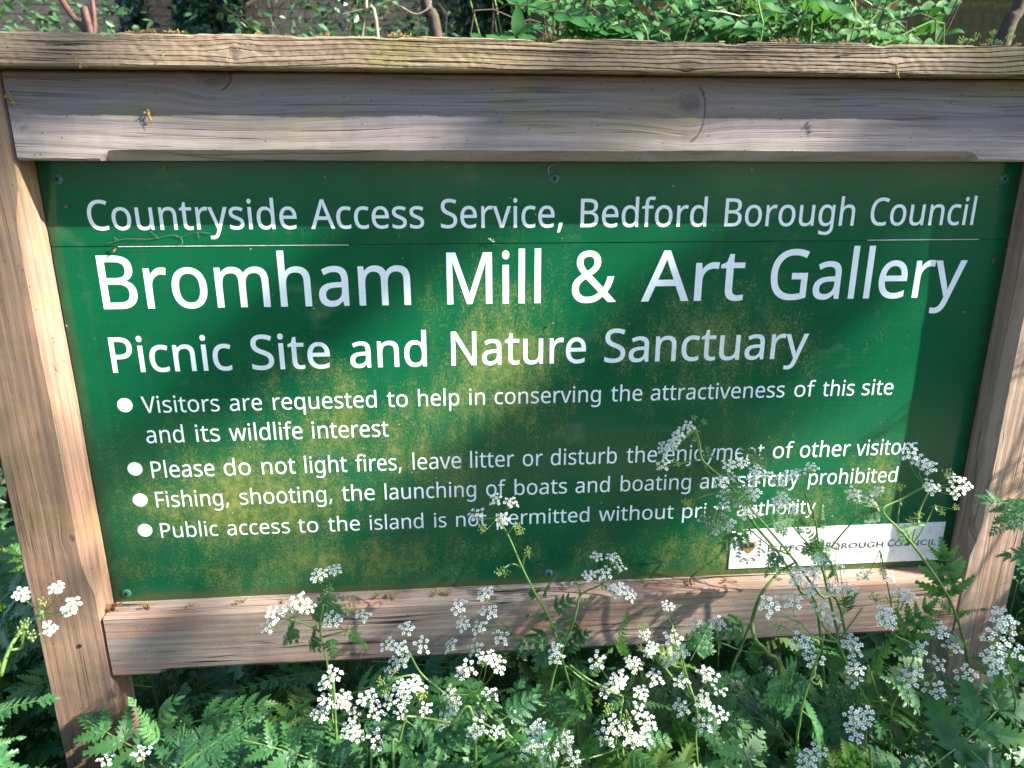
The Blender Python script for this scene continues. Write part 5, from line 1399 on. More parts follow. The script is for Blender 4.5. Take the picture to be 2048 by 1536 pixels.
# dead stalks and brown litter among the clumps
mb = MB()
for k in range(260):
    p = Vector((R.uniform(-1.3, 1.3), R.uniform(-0.5, 1.2), 0.0))
    if abs(p.y) < 0.08: continue
    h = R.uniform(0.2, 0.62)
    q = p + Vector((R.uniform(-.12, .12), R.uniform(-.1, .1), h))
    u, v, d = pix(q)
    if not outline_ok(u, v, q.y): continue
    mb.tube(spline([p, p.lerp(q, 0.5) + Vector((R.uniform(-.03, .03), 0, 0)), q], 4), 0.0018, 0.001, 4, False)
o = mb.build('dead_stalks', M['straw']); props(o, 'dead pale stalks tangled among the green leaves at the foot of the sign', 'dead stalks', kind='stuff')
# low dark ground cover far beneath
mb = MB()
for k in range(9000):
    p = Vector((R.uniform(-2.6, 2.6), R.uniform(-1.15, 3.2), R.uniform(0.03, 0.40)))
    if abs(p.y) < 0.08 and abs(abs(p.x) - .59) < .08: continue
    a = R.uniform(0, 6.28)
    blade(mb, p, Vector((math.cos(a), math.sin(a), R.uniform(-.3, .5))), Vector((R.uniform(-.4, .4), R.uniform(-.4, .4), 1)), R.uniform(0.03, 0.07), R.uniform(0.014, 0.03), 4, 0.2, 0.2, deep=0.3)
o = mb.build('ground_cover', M['parsley']); props(o, 'low green ground cover filling the woodland floor round the sign', 'ground cover', kind='stuff')

# ------------------------------------------------------------------ brick wall far behind, on the left
R = random.Random(21)
WY = 6.2
def brick_material():
    t = T('old_brick')
    x, y, z = t.xyz()
    r = t.rand()
    n1 = t.noise(t.vec(x * 30, y * 30, z * 30), 1.0, 4.0, 0.7)
    col = t.mix(r, (0.40, 0.26, 0.18), (0.48, 0.37, 0.27))
    col = t.mix(t.step(n1, 0.35, 0.7, 0.0, 0.6), col, (0.16, 0.10, 0.075))
    col = t.mix(t.step(t.noise(t.vec(x * 3, y, z * 4), 1.0, 3.0), 0.5, 0.7, 0.0, 0.4), col, (0.12, 0.13, 0.06))
    return t.surface(col, 0.9, t.bump(n1, 0.6, 0.006), spec=0.2)
M['brick'] = brick_material()
M['mortar'] = plain('pale_mortar', (0.30, 0.27, 0.22), 0.95, 0.4, 30, 0.5)
wall_x0 = -9.0; wall_x1 = at(1215, 40, WY).x
wall = thing('brick_wall', 'weathered brick wall half hidden by ivy behind the left part of the sign', 'wall', ((wall_x0 + wall_x1) / 2, WY, 0))
slab('mortar_face', wall_x0, wall_x1, -0.1, 4.2, WY + 0.006, WY + 0.22, M['mortar'], wall, 0)
ch, cl_ = 0.075, 0.225
vz0 = at(600, 90, WY).z - 0.08; 
BV = [(-1, -1), (1, -1), (1, 1), (-1, 1)]
def brick_mesh(w, jit):
    b = 0.004
    vs = []
    for y, k in ((0.0, b), (0.008, 0.0), (0.03, 0.0)):
        for sx, sz in BV: vs.append((sx * (w / 2 - k) + R.uniform(-jit, jit), y, sz * (0.0325 - k) + R.uniform(-jit, jit)))
    fs = [(0, 1, 2, 3)]
    for l in (0, 4): fs += [(l + k, l + 4 + k, l + 4 + (k + 1) % 4, l + (k + 1) % 4) for k in range(4)]
    me = mesh('brick', vs, fs); me.materials.append(M['brick']); return me
BM_ = [brick_mesh(0.215, 0.0018) for _ in range(8)]
x_lo, x_hi = at(-40, 40, WY).x, at(1215, 40, WY).x
nb = 0; rest = MB()
nrow = int(4.2 / ch)
for j in range(nrow):
    z = j * ch + 0.0375
    x = wall_x0 + 0.1125 + (0.1125 if j % 2 else 0)
    while x < wall_x1 - 0.1:
        u, v, d = pix((x, WY, z))
        vis = 150 < u < 1260 and -25 < v < 100
        if vis and nb < 298:
            o = bpy.data.objects.new('brick', BM_[nb % 8]); COL.objects.link(o); o.parent = wall
            o.location = Vector((x, WY - R.uniform(0.0, 0.004), z)) - wall.location; nb += 1
        elif z > 0.4:
            m_ = BM_[int(x * 10 + j) % 8]
            rest.add([v_.co + Vector((x, WY - R.uniform(0, .004), z)) for v_ in m_.vertices], [tuple(p.vertices) for p in m_.polygons])
        x += cl_
o = rest.build('brickwork', M['brick'], wall); o['kind'] = 'stuff'

# ------------------------------------------------------------------ close boarded fence, right
M['fence'] = wood('dark_fence_wood', 'Z', (0.13, 0.105, 0.06), (0.075, 0.06, 0.035), (0.09, 0.095, 0.05), [], grey_amt=0.6, algae=0.5, streak=25)
M['fence_warm'] = wood('warm_fence_wood', 'Z', (0.30, 0.17, 0.085), (0.20, 0.11, 0.06), (0.2, 0.14, 0.08), [], grey_amt=0.3, streak=25)
FYY = 5.6
fence = thing('board_fence', 'dark vertical board fence behind the shrub at the upper right', 'fence', (at(1700, 40, FYY).x, FYY, 0))
fx0 = at(1080, 40, FYY).x; k = 0; x = fx0
bd = 0.098
fm = []
for q in range(5):
    me = bpy.data.meshes.new('board')
    bm = bmesh.new(); bmesh.ops.create_cube(bm, size=1)
    for v in bm.verts:
        thick = 0.006 if v.co.x < 0 else 0.016
        v.co = Vector((v.co.x * 0.108, (-thick if v.co.y < 0 else 0.0) + R.uniform(-.001, .001), (v.co.z + 0.5) * 3.4))
    bm.to_mesh(me); bm.free(); fm.append(me); me.materials.append(M['fence'])
warm = [m.copy() for m in fm]
for m in warm: m.materials.clear(); m.materials.append(M['fence_warm'])
while x < fx0 + 9:
    isw = pix((x, FYY, 2.2))[0] < 1560
    o = bpy.data.objects.new('board', (warm if isw else fm)[k % 5]); COL.objects.link(o); o.parent = fence
    o.location = Vector((x, FYY - R.uniform(0, 0.004), R.uniform(-.02, .01))) - fence.location
    x += bd; k += 1
for z in (0.5, 1.6, 2.9): slab('fence_rail', fx0, fx0 + 9, z, z + 0.08, FYY + 0.001, FYY + 0.05, M['fence'], fence, 0)

# ------------------------------------------------------------------ leaves for shrubs, ivy and trees
def oval_leaf(name, mat, w=0.5, n=5, fold=0.18, point=1.0, seed=0):
    Rr = random.Random(seed)
    vs = []; fs = []
    for i in range(n + 1):
        t = i / n
        ww = w * 0.5 * (math.sin(math.pi * t ** 0.85) ** 0.85) if 0 < t < 1 else 0
        z = -0.25 * t * t + 0.06 * math.sin(t * 5 + seed)
        vs += [(-ww, t, z + fold * ww), (0, t, z), (ww, t, z + fold * ww)]
    for i in range(n):
        a = i * 3
        fs += [(a, a + 1, a + 4, a + 3), (a + 1, a + 2, a + 5, a + 4)]
    me = mesh(name, vs, fs, True); me.materials.append(M[mat]); return me


def lobed_leaf(name, mat, seed=0):
    pts = [(0, 0), (0.28, -0.08), (0.5, 0.18), (0.26, 0.36), (0.34, 0.72), (0.1, 0.66), (0, 1.0)]
    full = pts + [(-x, y) for x, y in pts[-2:0:-1]]
    vs = [(0, 0.35, -0.04)] + [(x, y, 0.10 * abs(x) - 0.15 * y * y) for x, y in full]
    fs = [(0, i + 1, (i + 1) % len(full) + 1) for i in range(len(full))]
    me = mesh(name, vs, fs); me.materials.append(M[mat]); return me


SHL = [oval_leaf('leaf', 'shrubleaf', 0.50, 6, 0.25, seed=s) for s in range(4)]


def leaf_mass(name, mat, pts, size, label=None, cat=None, parent=None, kind=None, shape='oval', nrm=None, R=R):
    """many leaves joined into one mesh. pts: positions"""
    mb = MB()
    for p in pts:
        s = size * R.uniform(0.6, 1.25)
        a = R.uniform(0, 6.28); el = R.uniform(-0.9, 0.5)
        d = Vector((math.cos(a) * math.cos(el), math.sin(a) * math.cos(el), math.sin(el)))
        n = (nrm if nrm is not None else Vector((R.uniform(-.8, .8), R.uniform(-1.1, .3), R.uniform(.1, 1)))) + Vector((R.uniform(-.4, .4), R.uniform(-.4, .4), R.uniform(-.4, .4)))
        side = d.cross(n).normalized(); n = side.cross(d).normalized()
        p = p - d * (s * 0.5)
        if shape == 'oval':
            w = s * 0.27
            mb.add([p, p + d * s * 0.35 + side * w + n * w * .3, p + d * s * 0.7 + side * w * .8 + n * w * .2, p + d * s, p + d * s * 0.7 - side * w * .8 + n * w * .2, p + d * s * 0.35 - side * w + n * w * .3],
                   [(0, 1, 2, 3), (0, 3, 4, 5)])
        else:
            q = [(0, 0), (0.3, -0.05), (0.5, 0.2), (0.27, 0.36), (0.3, 0.7), (0, 1), (-0.3, 0.7), (-0.27, 0.36), (-0.5, 0.2), (-0.3, -0.05)]
            mb.add([p + d * (y * s) + side * (x_ * s) + n * abs(x_) * s * .2 for x_, y in q], [(0, 1, 2, 3, 7), (0, 7, 8, 9), (3, 4, 5, 6, 7)])
    o = mb.build(name, M[mat], parent)
    if kind: o['kind'] = kind
    if label: props(o, label, cat)
    return o


# ivy climbing the wall: dark columns
def ivy(label, u0, u1, n, size=0.055, mat='ivy', vz=(-60, 110), depth=0.22):
    c = at((u0 + u1) / 2, 40, WY)
    th = thing('ivy', label, 'ivy', (c.x, WY - 0.1, 0), None)
    pts = []
    for _ in range(n):
        u = R.gauss((u0 + u1) / 2, (u1 - u0) / 3.2)
        y = WY - R.uniform(0.02, depth)
        zz = R.uniform(0.2, 3.9) if R.random() < 0.35 else at(u, R.uniform(*vz), y).z
        pts.append(Vector((at(u, 40, y).x + 0.08 * math.sin(zz * 3), y, zz)))
    leaf_mass('leaves', mat, pts, size, parent=th, kind='stuff', shape='ivy', nrm=Vector((0, -1, 0.4)))
    mb = MB()
    for q in range(4):
        xx_ = c.x + R.uniform(-.1, .1)
        mb.tube(spline([Vector((xx_ + 0.08 * math.sin(z * 3 + q), WY - 0.02, z)) for z in (0, 0.8, 1.6, 2.4, 3.2, 3.9)], 4), 0.014, 0.006, 5)
    mb.build('stem', M['bark'], th)


ivy('narrow dark column of ivy on the brick wall', 228, 270, 900)
ivy('wider dark column of ivy on the brick wall beside the narrow one', 335, 400, 1400)
ivy('thin dark strand of ivy on the wall beside the spreading bush', 425, 468, 900)
ivy('broad dark curtain of ivy hanging behind the middle of the sign', 905, 1060, 4200, 0.06)


def bush(label, box, n, size, mat, n_branch=8, name='bush', twigs=True, cat='bush', shape='oval', bright=None):
    """box: u0,u1 (pixels at the top of the sign), y0,y1 depth, z0,z1; a many-stemmed bush with leaves through its volume"""
    u0, u1, y0, y1, z0, z1 = box
    yc = (y0 + y1) / 2; cx = (at(u0, 50, yc).x + at(u1, 50, yc).x) / 2
    hw = abs(at(u1, 50, yc).x - at(u0, 50, yc).x) / 2
    th = thing(name, label, cat, (cx, yc, 0))
    tips = []
    for k in range(n_branch):
        a = R.uniform(0, 6.28); r = math.sqrt(R.random())
        tip = Vector((cx + hw * r * math.cos(a), yc + (y1 - y0) / 2 * r * math.sin(a), R.uniform(z0 + (z1 - z0) * .4, z1)))
        root = Vector((cx + R.uniform(-.1, .1), yc + R.uniform(-.08, .08), 0))
        path = spline([root, root.lerp(tip, 0.5) + Vector((R.uniform(-.1, .1), R.uniform(-.1, .1), 0.15)), tip], 6)
        mb = MB(); mb.tube(path, 0.012, 0.003, 5)
        for q in range(5):
            p = path[R.randrange(4, len(path))]
            e = p + Vector((R.uniform(-.22, .22), R.uniform(-.2, .2), R.uniform(-.02, .22)))
            mb.tube(spline([p, p.lerp(e, .5) + Vector((0, 0, .02)), e], 3), 0.004, 0.0015, 4, False); tips.append((p, e))
        mb.build('branch', M['bark'], th)
    pts = []
    blobs = [Vector((cx + R.uniform(-hw, hw), R.uniform(y0, y1), R.uniform(z0, z1))) for _ in range(max(6, n // 110))]
    while len(pts) < n:
        if R.random() < 0.35 and tips:
            a, e = R.choice(tips); p = a.lerp(e, R.random()) + Vector((R.gauss(0, .03), R.gauss(0, .03), R.gauss(0, .03)))
        else:
            b = R.choice(blobs); p = b + Vector((R.gauss(0, .13), R.gauss(0, .12), R.gauss(0, .13)))
        if p.y < 0.25: continue
        pts.append(p)
    leaf_mass('leaves', mat, pts, size, parent=th, kind='stuff', shape=shape)
    return th


bush('pale leaved bush filling the top left corner behind the sign', (-190, 130, 1.6, 2.4, 0.9, 2.4), 4200, 0.034, 'hedgeleaf')
bush('spreading green bush of small leaves behind the left half of the cap rail', (500, 730, 2.2, 3.2, 0.8, 2.5), 4200, 0.042, 'hedgeleaf')
bush('dark twiggy bush behind the middle of the sign', (700, 930, 2.8, 3.8, 0.8, 2.7), 3200, 0.045, 'ivy', 12)
bush('low mid green bush glimpsed under the wall between the ivy strands', (180, 470, 2.6, 3.4, 0.7, 1.68), 1300, 0.04, 'hedgeleaf')
bush('dark leafy bush behind the board fence end of the shrub', (1900, 2250, 2.6, 3.4, 0.7, 1.62), 1500, 0.045, 'ivy')
bush('green bush outside the left post of the sign', (-520, -60, 0.5, 1.3, 0.3, 1.5), 2200, 0.045, 'hedgeleaf')
bush('green bush outside the right post of the sign', (2110, 2500, 0.6, 1.3, 0.3, 1.35), 1800, 0.045, 'hedgeleaf')

# broad leaved shrub, upper right: real leaves on arching twigs
shrub = thing('broad_leaved_shrub', 'fresh green shrub with oval pointed leaves behind the right half of the cap rail', 'shrub', (at(1480, 60, 1.15).x, 1.15, 0))
root = Vector((at(1480, 60, 1.2).x, 1.25, 0.0))
nleaf = 0; rest_pts = []
for k in range(115):
    u = R.uniform(1090, 1780) if k > 8 else 1090 + k * 90
    y = R.uniform(0.85, 1.55)
    v = R.uniform(-70, 120)
    if u > 1760: v = R.uniform(-70, 60)
    tip = at(u, v, y)
    ax = Vector((R.choice((-1, 1)) * R.uniform(.5, 1), R.uniform(-.5, .3), R.uniform(-.35, .25))).normalized()
    ln = R.uniform(0.14, 0.24)
    st = tip - ax * ln
    mid = root.lerp(st, 0.6) + Vector((R.uniform(-.1, .1), 0.12, 0.0))
    mb = MB(); mb.tube(spline([root + Vector((R.uniform(-.1, .1), R.uniform(-.05, .05), 0)), mid, st, tip], 5), 0.004, 0.0011, 5)
    mb.build('branch', M['bark'] if k % 3 else M['stem'], shrub)
    for q in range(7):
        p = st.lerp(tip, q / 6)
        for s in (-1, 1):
            sd = ax.cross(UPV).normalized() * s
            d = (ax * 0.75 + sd * (0.95 if q < 6 else 0.3) + Vector((0, 0, R.uniform(-.35, .1)))).normalized()
            n_ = (UPV * 0.8 + Vector((0, -1.0, 0)) + Vector((R.uniform(-.35, .35), R.uniform(-.3, .3), 0)))
            sz = R.uniform(0.048, 0.068) * (0.75 + 0.25 * math.sin(q))
            uu, vv, dd = pix(p + d * sz * .5)
            if nleaf < 295 and -30 < vv < 110 and uu < 2060:
                child('leaf', R.choice(SHL), shrub, orient(p, d, n_, sz)); nleaf += 1
            else:
                rest_pts.append((p, d, n_, sz))
mb = MB()
for p, d, n_, sz in rest_pts + [(Vector((R.uniform(at(1100, 60, 1.7).x, at(1790, 60, 1.7).x), R.uniform(1.2, 2.1), R.uniform(0.6, 1.95))), Vector((R.uniform(-1, 1), R.uniform(-1, .5), R.uniform(-.6, .3))).normalized(), Vector((0, -.7, 1)), 0.055) for _ in range(2200)]:
    m_ = orient(p, d, n_, sz)
    me = SHL[int(sz * 1e5) % 4]
    mb.add([m_ @ v_.co for v_ in me.vertices], [tuple(q.vertices) for q in me.polygons])
o = mb.build('leaves', M['shrubleaf'], shrub, True); o['kind'] = 'stuff'
# sprig just behind the cap rail at the centre
sprig = thing('leafy_sprig', 'small sprig of three pointed leaves rising just behind the cap rail near the middle', 'sprig', (at(1040, 90, 0.22).x, 0.22, 0))
b = at(1036, 84, 0.22)
stem_part(sprig, [Vector((b.x + .03, 0.25, 0)), Vector((b.x + .02, 0.24, 0.8)), b - Vector((0, 0, .05)), b + Vector((-0.004, 0, 0.012))], 0.0028, 0.0012, name='stem')
for tp in ((1046, 24), (1000, 84), (1066, 50), (1075, 86)):
    e = at(*tp, 0.20); child('leaf', SHL[1], sprig, orient(b + Vector((-0.003, 0, 0.006)), e - b, Vector((0.2, -0.8, 0.7)), (e - b).length))

# bare branches and trunks seen over the cap rail
def bare(name, label, cat, paths, mat):
    th = thing(name, label, cat, tuple(Vector((paths[0][0][-1].x, paths[0][0][-1].y, 0))))
    for pts, r0, r1 in paths:
        mb = MB(); mb.tube(spline(pts, 6), r0, r1, 8); mb.build('branch', M[mat], th, True)
    return th
rb = at(185, 82, 0.9)
bare('forked_branch', 'reddish brown forked branch crossing the brick wall at the upper left', 'branch',
     [([at(105, -30, 0.95), at(140, 25, 0.93), at(172, 62, 0.91), rb, Vector((rb.x + .05, 0.95, 0.9)), Vector((rb.x + .06, 1.0, 0.0))], 0.0065, 0.0085),
      ([at(180, -30, 0.92), at(187, 20, 0.91), at(189, 55, 0.905), rb], 0.0045, 0.006)], 'redbark')
tb = at(875, 90, 2.6)
bare('thin_trunk', 'thin dark tree trunk behind the middle of the cap rail', 'tree trunk',
     [([at(838, -60, 2.6), at(855, 20, 2.6), tb, Vector((tb.x + .1, 2.6, 0.9)), Vector((tb.x + .15, 2.6, 0))], 0.020, 0.036)], 'bark')
tb = at(755, 95, 1.6)
bare('pale_twigs', 'pale dry twigs fanning out above the cap rail left of the middle', 'twigs',
     [([at(738, -40, 1.6), at(733, 20, 1.6), at(757, 90, 1.6), Vector((tb.x, 1.7, 0.8)), Vector((tb.x, 1.8, 0))], 0.004, 0.008),
      ([at(680, 30, 1.6), at(720, 20, 1.6), at(733, 22, 1.6)], 0.0015, 0.0025), ([at(722, 95, 1.6), at(728, 50, 1.6), at(733, 18, 1.6)], 0.002, 0.003),
      ([at(800, 12, 1.6), at(830, 28, 1.6), at(852, 20, 1.6), at(862, 2, 1.6)], 0.002, 0.0025)], 'twig')
tb = at(1290, 85, 1.9)
bare('slanting_branch', 'thin slanting branch among the shrub leaves right of the middle', 'branch',
     [([at(1420, -40, 1.9), at(1375, 10, 1.9), at(1320, 50, 1.9), tb, Vector((tb.x - .05, 2.0, 0.8)), Vector((tb.x, 2.0, 0))], 0.006, 0.009)], 'bark')
tb = at(2000, 105, 2.4)
bare('leaning_pole', 'dark leaning trunk against the board fence at the top right corner', 'tree trunk',
     [([at(2060, -60, 2.4), at(2035, 20, 2.4), tb, Vector((tb.x - .1, 2.4, 0.9)), Vector((tb.x - .2, 2.4, 0))], 0.022, 0.04)], 'bark')
tb = at(245, 85, 1.3)

# small white flowered parsley behind, top left
for i, (lab, hubs) in enumerate([('distant cow parsley head behind the right end of the cap rail', [(1930, 82), (1985, 78)])]):
    y = 0.55; b = at(hubs[0][0], 90, y)
    th = thing('cow_parsley', lab, 'cow parsley', (b.x, y, 0), 'flowering cow parsley behind the sign')
    for h in hubs:
        hp = at(h[0], h[1] + 18, y); tips = [hp + Vector((R.uniform(-.035, .035), R.uniform(-.03, .03), R.uniform(.012, .03))) for _ in range(8)]
        add_umbel(th, hp, tips, 0.0035, [1] * 8, R); stem_part(th, [Vector((b.x, y, 0)), Vector((b.x, y, 0.9)), hp], 0.003, 0.001)

# ------------------------------------------------------------------ bits lying and caught on the frame
def catkin_mesh(seed):
    Rr = random.Random(seed); mb = MB()
    for k in range(7):
        p = Vector((Rr.uniform(-.006, .006), Rr.uniform(-.003, .003), 0.001)); e = p + Vector((Rr.uniform(-.008, .008), Rr.uniform(-.004, .004), Rr.uniform(0, .004)))
        mb.tube(spline([p, p.lerp(e, .5) + Vector((0, 0, Rr.uniform(.001, .004))), e], 3), 0.0004, 0.0003, 3)
        for q in range(5):
            c = p.lerp(e, Rr.random()) + Vector((Rr.uniform(-.0012, .0012), Rr.uniform(-.0012, .0012), Rr.uniform(0, .002)))
            s = Rr.uniform(.0006, .0013)
            mb.add([c + Vector((s, 0, 0)), c + Vector((-s * .5, s, 0)), c + Vector((-s * .5, -s, 0)), c + Vector((0, 0, s * 1.3))], [(0, 1, 3), (1, 2, 3), (2, 0, 3)])
    me = mesh('catkin', mb.v, mb.f); me.materials.append(M['catkin']); return me
CK = [catkin_mesh(s) for s in range(5)]
def catkins(pxs, y, z, label, group, sc=1.0, plane=None):
    pxs = sorted(pxs); N_ = ['', '', 'second ', 'third ', 'fourth ', 'fifth ', 'sixth ', 'seventh ', 'eighth ', 'ninth ', 'tenth ', 'eleventh ', 'twelfth ']
    base_label = label
    for i_, (u, v) in enumerate(pxs):
        if group:
            k = i_ + 1; kr = len(pxs) - i_
            label = base_label + (', %sleftmost' % N_[k] if k <= 12 else ', %srightmost' % N_[kr])
        p = at(u, v, y)
        if z is not None: p.z = z
        o = link('fallen_catkin', CK[R.randrange(5)], None, None, tuple(p)); o.rotation_euler = (math.radians(90) if plane else 0, 0 if not plane else 1.57 + R.uniform(-.3, .3), R.uniform(0, 6) if not plane else 0)
        k = sc * R.uniform(0.7, 1.3); o.scale = (k, k, k * (0.35 if plane else 1))
        props(o, label, 'catkin', group)
catkins([(40, 88), (55, 90), (262, 84), (278, 87), (292, 86), (305, 88), (520, 80), (640, 78), (655, 79), (785, 80), (800, 80), (812, 80), (1545, 91), (1565, 92), (1590, 92), (1685, 94), (1825, 96), (1840, 97), (1965, 99), (2030, 101), (2044, 101), (345, 86), (355, 84)], -0.045, 1.5465,
        'dry catkin crumb lying on the top edge of the cap rail', 'catkins on the cap rail', 0.7)
catkins([(380, 1206), (290, 1222), (296, 1215), (480, 1208), (567, 1200), (780, 1205), (795, 1203), (870, 1190), (888, 1192), (900, 1192), (690, 1230), (755, 1200), (1130, 1180), (1295, 1163), (1380, 1166), (1450, 1166), (1560, 1155)], -0.018, 0.9015,
        'dry catkin crumb lying on the ledge of the bottom rail', 'catkins on the bottom rail', 0.8)
catkins([(296, 228)], FY - 0.0028, None, 'yellow catkin hanging by a thread on the front of the top rail', None, 1.3, True)
catkins([(20, 195)], FY - 0.0028, None, 'small yellow catkin caught on the joint of the left post and top rail', None, 0.9, True)
catkins([(1790, 140)], -0.060, None, 'yellow catkin stuck to the front edge of the cap rail', None, 0.9, True)
catkins([(157, 120)], -0.060, None, 'yellow catkin stuck to the left end of the cap rail front', None, 0.9, True)
for i, (u, v, lab) in enumerate([(135, 411, 'brown moth like scrap stuck low below the upper left screw'), (328, 337, 'tiny curled scrap under the top rail at left'), (930, 368, 'thin brown scrap hanging on the upper green panel'),
                  (983, 482, 'white fluffy scrap on the scored line of the panel'), (232, 496, 'brown crumb above the capital letter of the largest line'), (135, 655, 'pale curled scrap on the inner edge of the left post'),
                  (128, 722, 'pale curled scrap just under the other on the left post'), (850, 1135, 'brown speck above the bottom rail left of centre'), (1985, 522, 'brown crumb on the right margin of the panel'), (1107, 645, 'little pale crumb under the ampersand'), (330, 106, 'white bird dropping streak on the front of the cap rail')]):
    p = at(u, v, -0.0025 if i not in (5, 6, 10) else (-0.03 if i < 10 else -0.0585)); mb = MB()
    for q in range(4):
        e = Vector((R.uniform(-.004, .004), R.uniform(-.002, 0), R.uniform(-.005, .004)))
        s = Vector((R.uniform(-.0015, .0015), 0, R.uniform(-.001, .001)))
        mb.add([p, p + e * .5 + s, p + e, p + e * .5 - s + Vector((0, -.001, 0))], [(0, 1, 2), (0, 2, 3)])
    o = mb.build('debris_scrap', M['straw'] if i % 2 else M['dryleaf']); props(o, lab, 'debris')
    if i in (3, 10): o.data.materials[0] = M['seam_pale']
# dry leaf in the lower left corner
mb = MB(); p = at(222, 1228, -0.018); p.z = 0.9025
for q in range(4):
    a = R.uniform(-.6, .6) + q
    blade(mb, p + Vector((0.001 * q, 0, 0.0015 * q)), Vector((math.cos(a) * .8, -0.4, .5 * math.sin(a * 2) + .3)), Vector((0, -.6, 1)), 0.017, 0.005, 3, 0.6, 0.4)
o = mb.build('dry_leaf', M['dryleaf']); props(o, 'curled brown dry leaf in the lower left corner of the frame', 'dry leaf')
# spider thread with dust under the first line
mb = MB(); pts = [at(u, v, -0.0012) for u, v in ((215, 487), (250, 478), (300, 478), (345, 470), (362, 474), (395, 464), (420, 467))]
mb.tube(spline(pts, 5), 0.00022, 0.00016, 3)
for u, v, e in ((310, 470, (300, 462)), (310, 470, (318, 478)), (362, 474, (366, 486)), (395, 464, (398, 476)), (366, 486, (360, 490)), (236, 480, (228, 474))):
    mb.tube([at(u, v, -0.0012), at(e[0], e[1], -0.0012)], 0.00018, 0.00014, 3)
o = mb.build('cobweb_strand', M['twig']); props(o, 'dusty cobweb strand on the green panel below the first line of lettering', 'cobweb')
# twig on the top screw
mb = MB(); mb.tube(spline([at(1098, 350, -0.004), at(1097, 335, -0.006), at(1112, 327, -0.006), at(1124, 320, -0.008)], 4), 0.0006, 0.0004, 4)
o = mb.build('dry_twig', M['twig']); props(o, 'bent dry twig caught on the screw at the top centre of the panel', 'twig')
# moss cushion on the cap rail
mb = MB(); a0 = at(1060, 84, -0.03).x; a1 = at(1235, 84, -0.03).x
for k in range(1500):
    q = R.random(); x = a0 + (a1 - a0) * q
    h = 0.0045 * math.sin(math.pi * min(1, q * 1.05)) ** 0.7 * R.uniform(.4, 1.2)
    p = Vector((x, R.uniform(-0.05, 0.01), 1.5455)); e = p + Vector((R.uniform(-.003, .003), R.uniform(-.003, .002), h + 0.001))
    w = Vector((0.0007, 0, 0)); mb.add([p - w, p + w, e], [(0, 1, 2)]); w = Vector((0, 0.0007, 0)); mb.add([p - w, p + w, e], [(0, 1, 2)])
o = mb.build('moss', M['moss']); props(o, 'cushion of yellow green moss on top of the cap rail near the middle', 'moss', kind='stuff')

# ------------------------------------------------------------------ trees whose crowns throw the dappled shade
LIT = [  # sun flecks as they fall on the board: centre px, half axes px, angle (deg, image), strength
    (1024, 60, 1300, 110, 0, 0.97),          # cap rail
    (740, 262, 330, 60, 0, 0.9), (1560, 255, 190, 60, 0, 0.9), (240, 270, 180, 50, 0, 0.55), (1210, 270, 190, 50, 0, 0.6),
    (330, 500, 260, 60, -14, 0.95), (190, 560, 130, 90, -20, 0.9),
    (1080, 545, 260, 75, -28, 0.95), (880, 660, 200, 50, -28, 0.7), (1330, 490, 170, 30, -5, 0.6),
    (340, 740, 230, 45, -16, 0.6),
    (800, 790, 250, 75, -25, 1.0), (560, 930, 260, 80, -22, 1.0), (700, 960, 130, 60, -20, 0.9),
    (440, 1080, 260, 60, -8, 0.6),
    (1755, 770, 120, 60, -50, 0.9), (1720, 930, 130, 90, -20, 1.0), (1640, 1080, 240, 110, -5, 1.0),
    (60, 680, 160, 240, 0, 1.0), (90, 1060, 90, 90, 0, 0.9), (170, 700, 60, 400, -8, 0.8), (160, 1420, 120, 60, 0, 0.4),
    (2010, 760, 130, 300, 0, 1.0), (1990, 1080, 120, 140, 0, 0.85), (1900, 1380, 130, 120, 0, 0.7),
    (560, 1215, 230, 60, 0, 0.75), (1400, 1190, 180, 40, 0, 0.8), (1750, 1190, 200, 80, 0, 0.9), (900, 1250, 220, 60, 0, 0.65),
    (100, 1200, 160, 90, 0, 0.8), (700, 1400, 280, 100, -20, 0.8), (1230, 1400, 220, 130, 0, 0.85), (980, 1480, 220, 90, 0, 0.65), (1500, 1480, 220, 90, 10, 0.75), (1600, 1350, 200, 70, 0, 0.7), (1950, 1500, 200, 80, 0, 0.7), (380, 1480, 200, 70, 0, 0.5),
    (2150, 1150, 120, 300, 0, 0.9), (-60, 1100, 100, 250, 0, 0.7), (1000, 1030, 160, 50, -10, 0.35), (1500, 960, 140, 60, -10, 0.4),
    (430, 1450, 240, 90, -10, 0.75), (850, 1420, 260, 70, 10, 0.6), (1760, 1430, 160, 80, 0, 0.7),

]
def lit(u, v):
    m = 0.0
    for cx, cy, rx, ry, a, s in LIT:
        a = math.radians(a); dx, dy = u - cx, v - cy
        p = (dx * math.cos(a) + dy * math.sin(a)) / (rx + 30); q = (-dx * math.sin(a) + dy * math.cos(a)) / (ry + 30)
        m = max(m, s * min(1.0, max(0.0, 2.6 - 1.25 * (p * p + q * q))))
    return m
R = random.Random(77)
pts = []
while len(pts) < 5200:
    x = R.uniform(-1.3, 1.3); z = R.uniform(0.05, 2.0)
    u, v, d = pix((x, 0, z))
    f_ = Vector((x, 0, z)) + SUN * (0.2 / 0.259)          # where the same ray passes the flowers in front of the sign
    fu, fv, d = pix(f_)
    if -250 < u < 2300 and -150 < v < 1345: m_ = lit(u, v)
    else: m_ = 0.9 if mnoise.noise(Vector((x * 3.3, z * 3.3, 4))) > 0.02 else 0.0
    if fv > 1300 and -150 < fu < 2200: m_ = max(m_, lit(fu, fv), 0.95 if mnoise.noise(Vector((x * 7, z * 7, 8))) > 0.02 else 0.0)
    if R.random() < m_ * 1.02: continue
    pts.append(Vector((x, 0, z)) + SUN * R.uniform(6.4, 8.4))
cen = Vector((0, 0, 1.0)) + SUN * 7.4
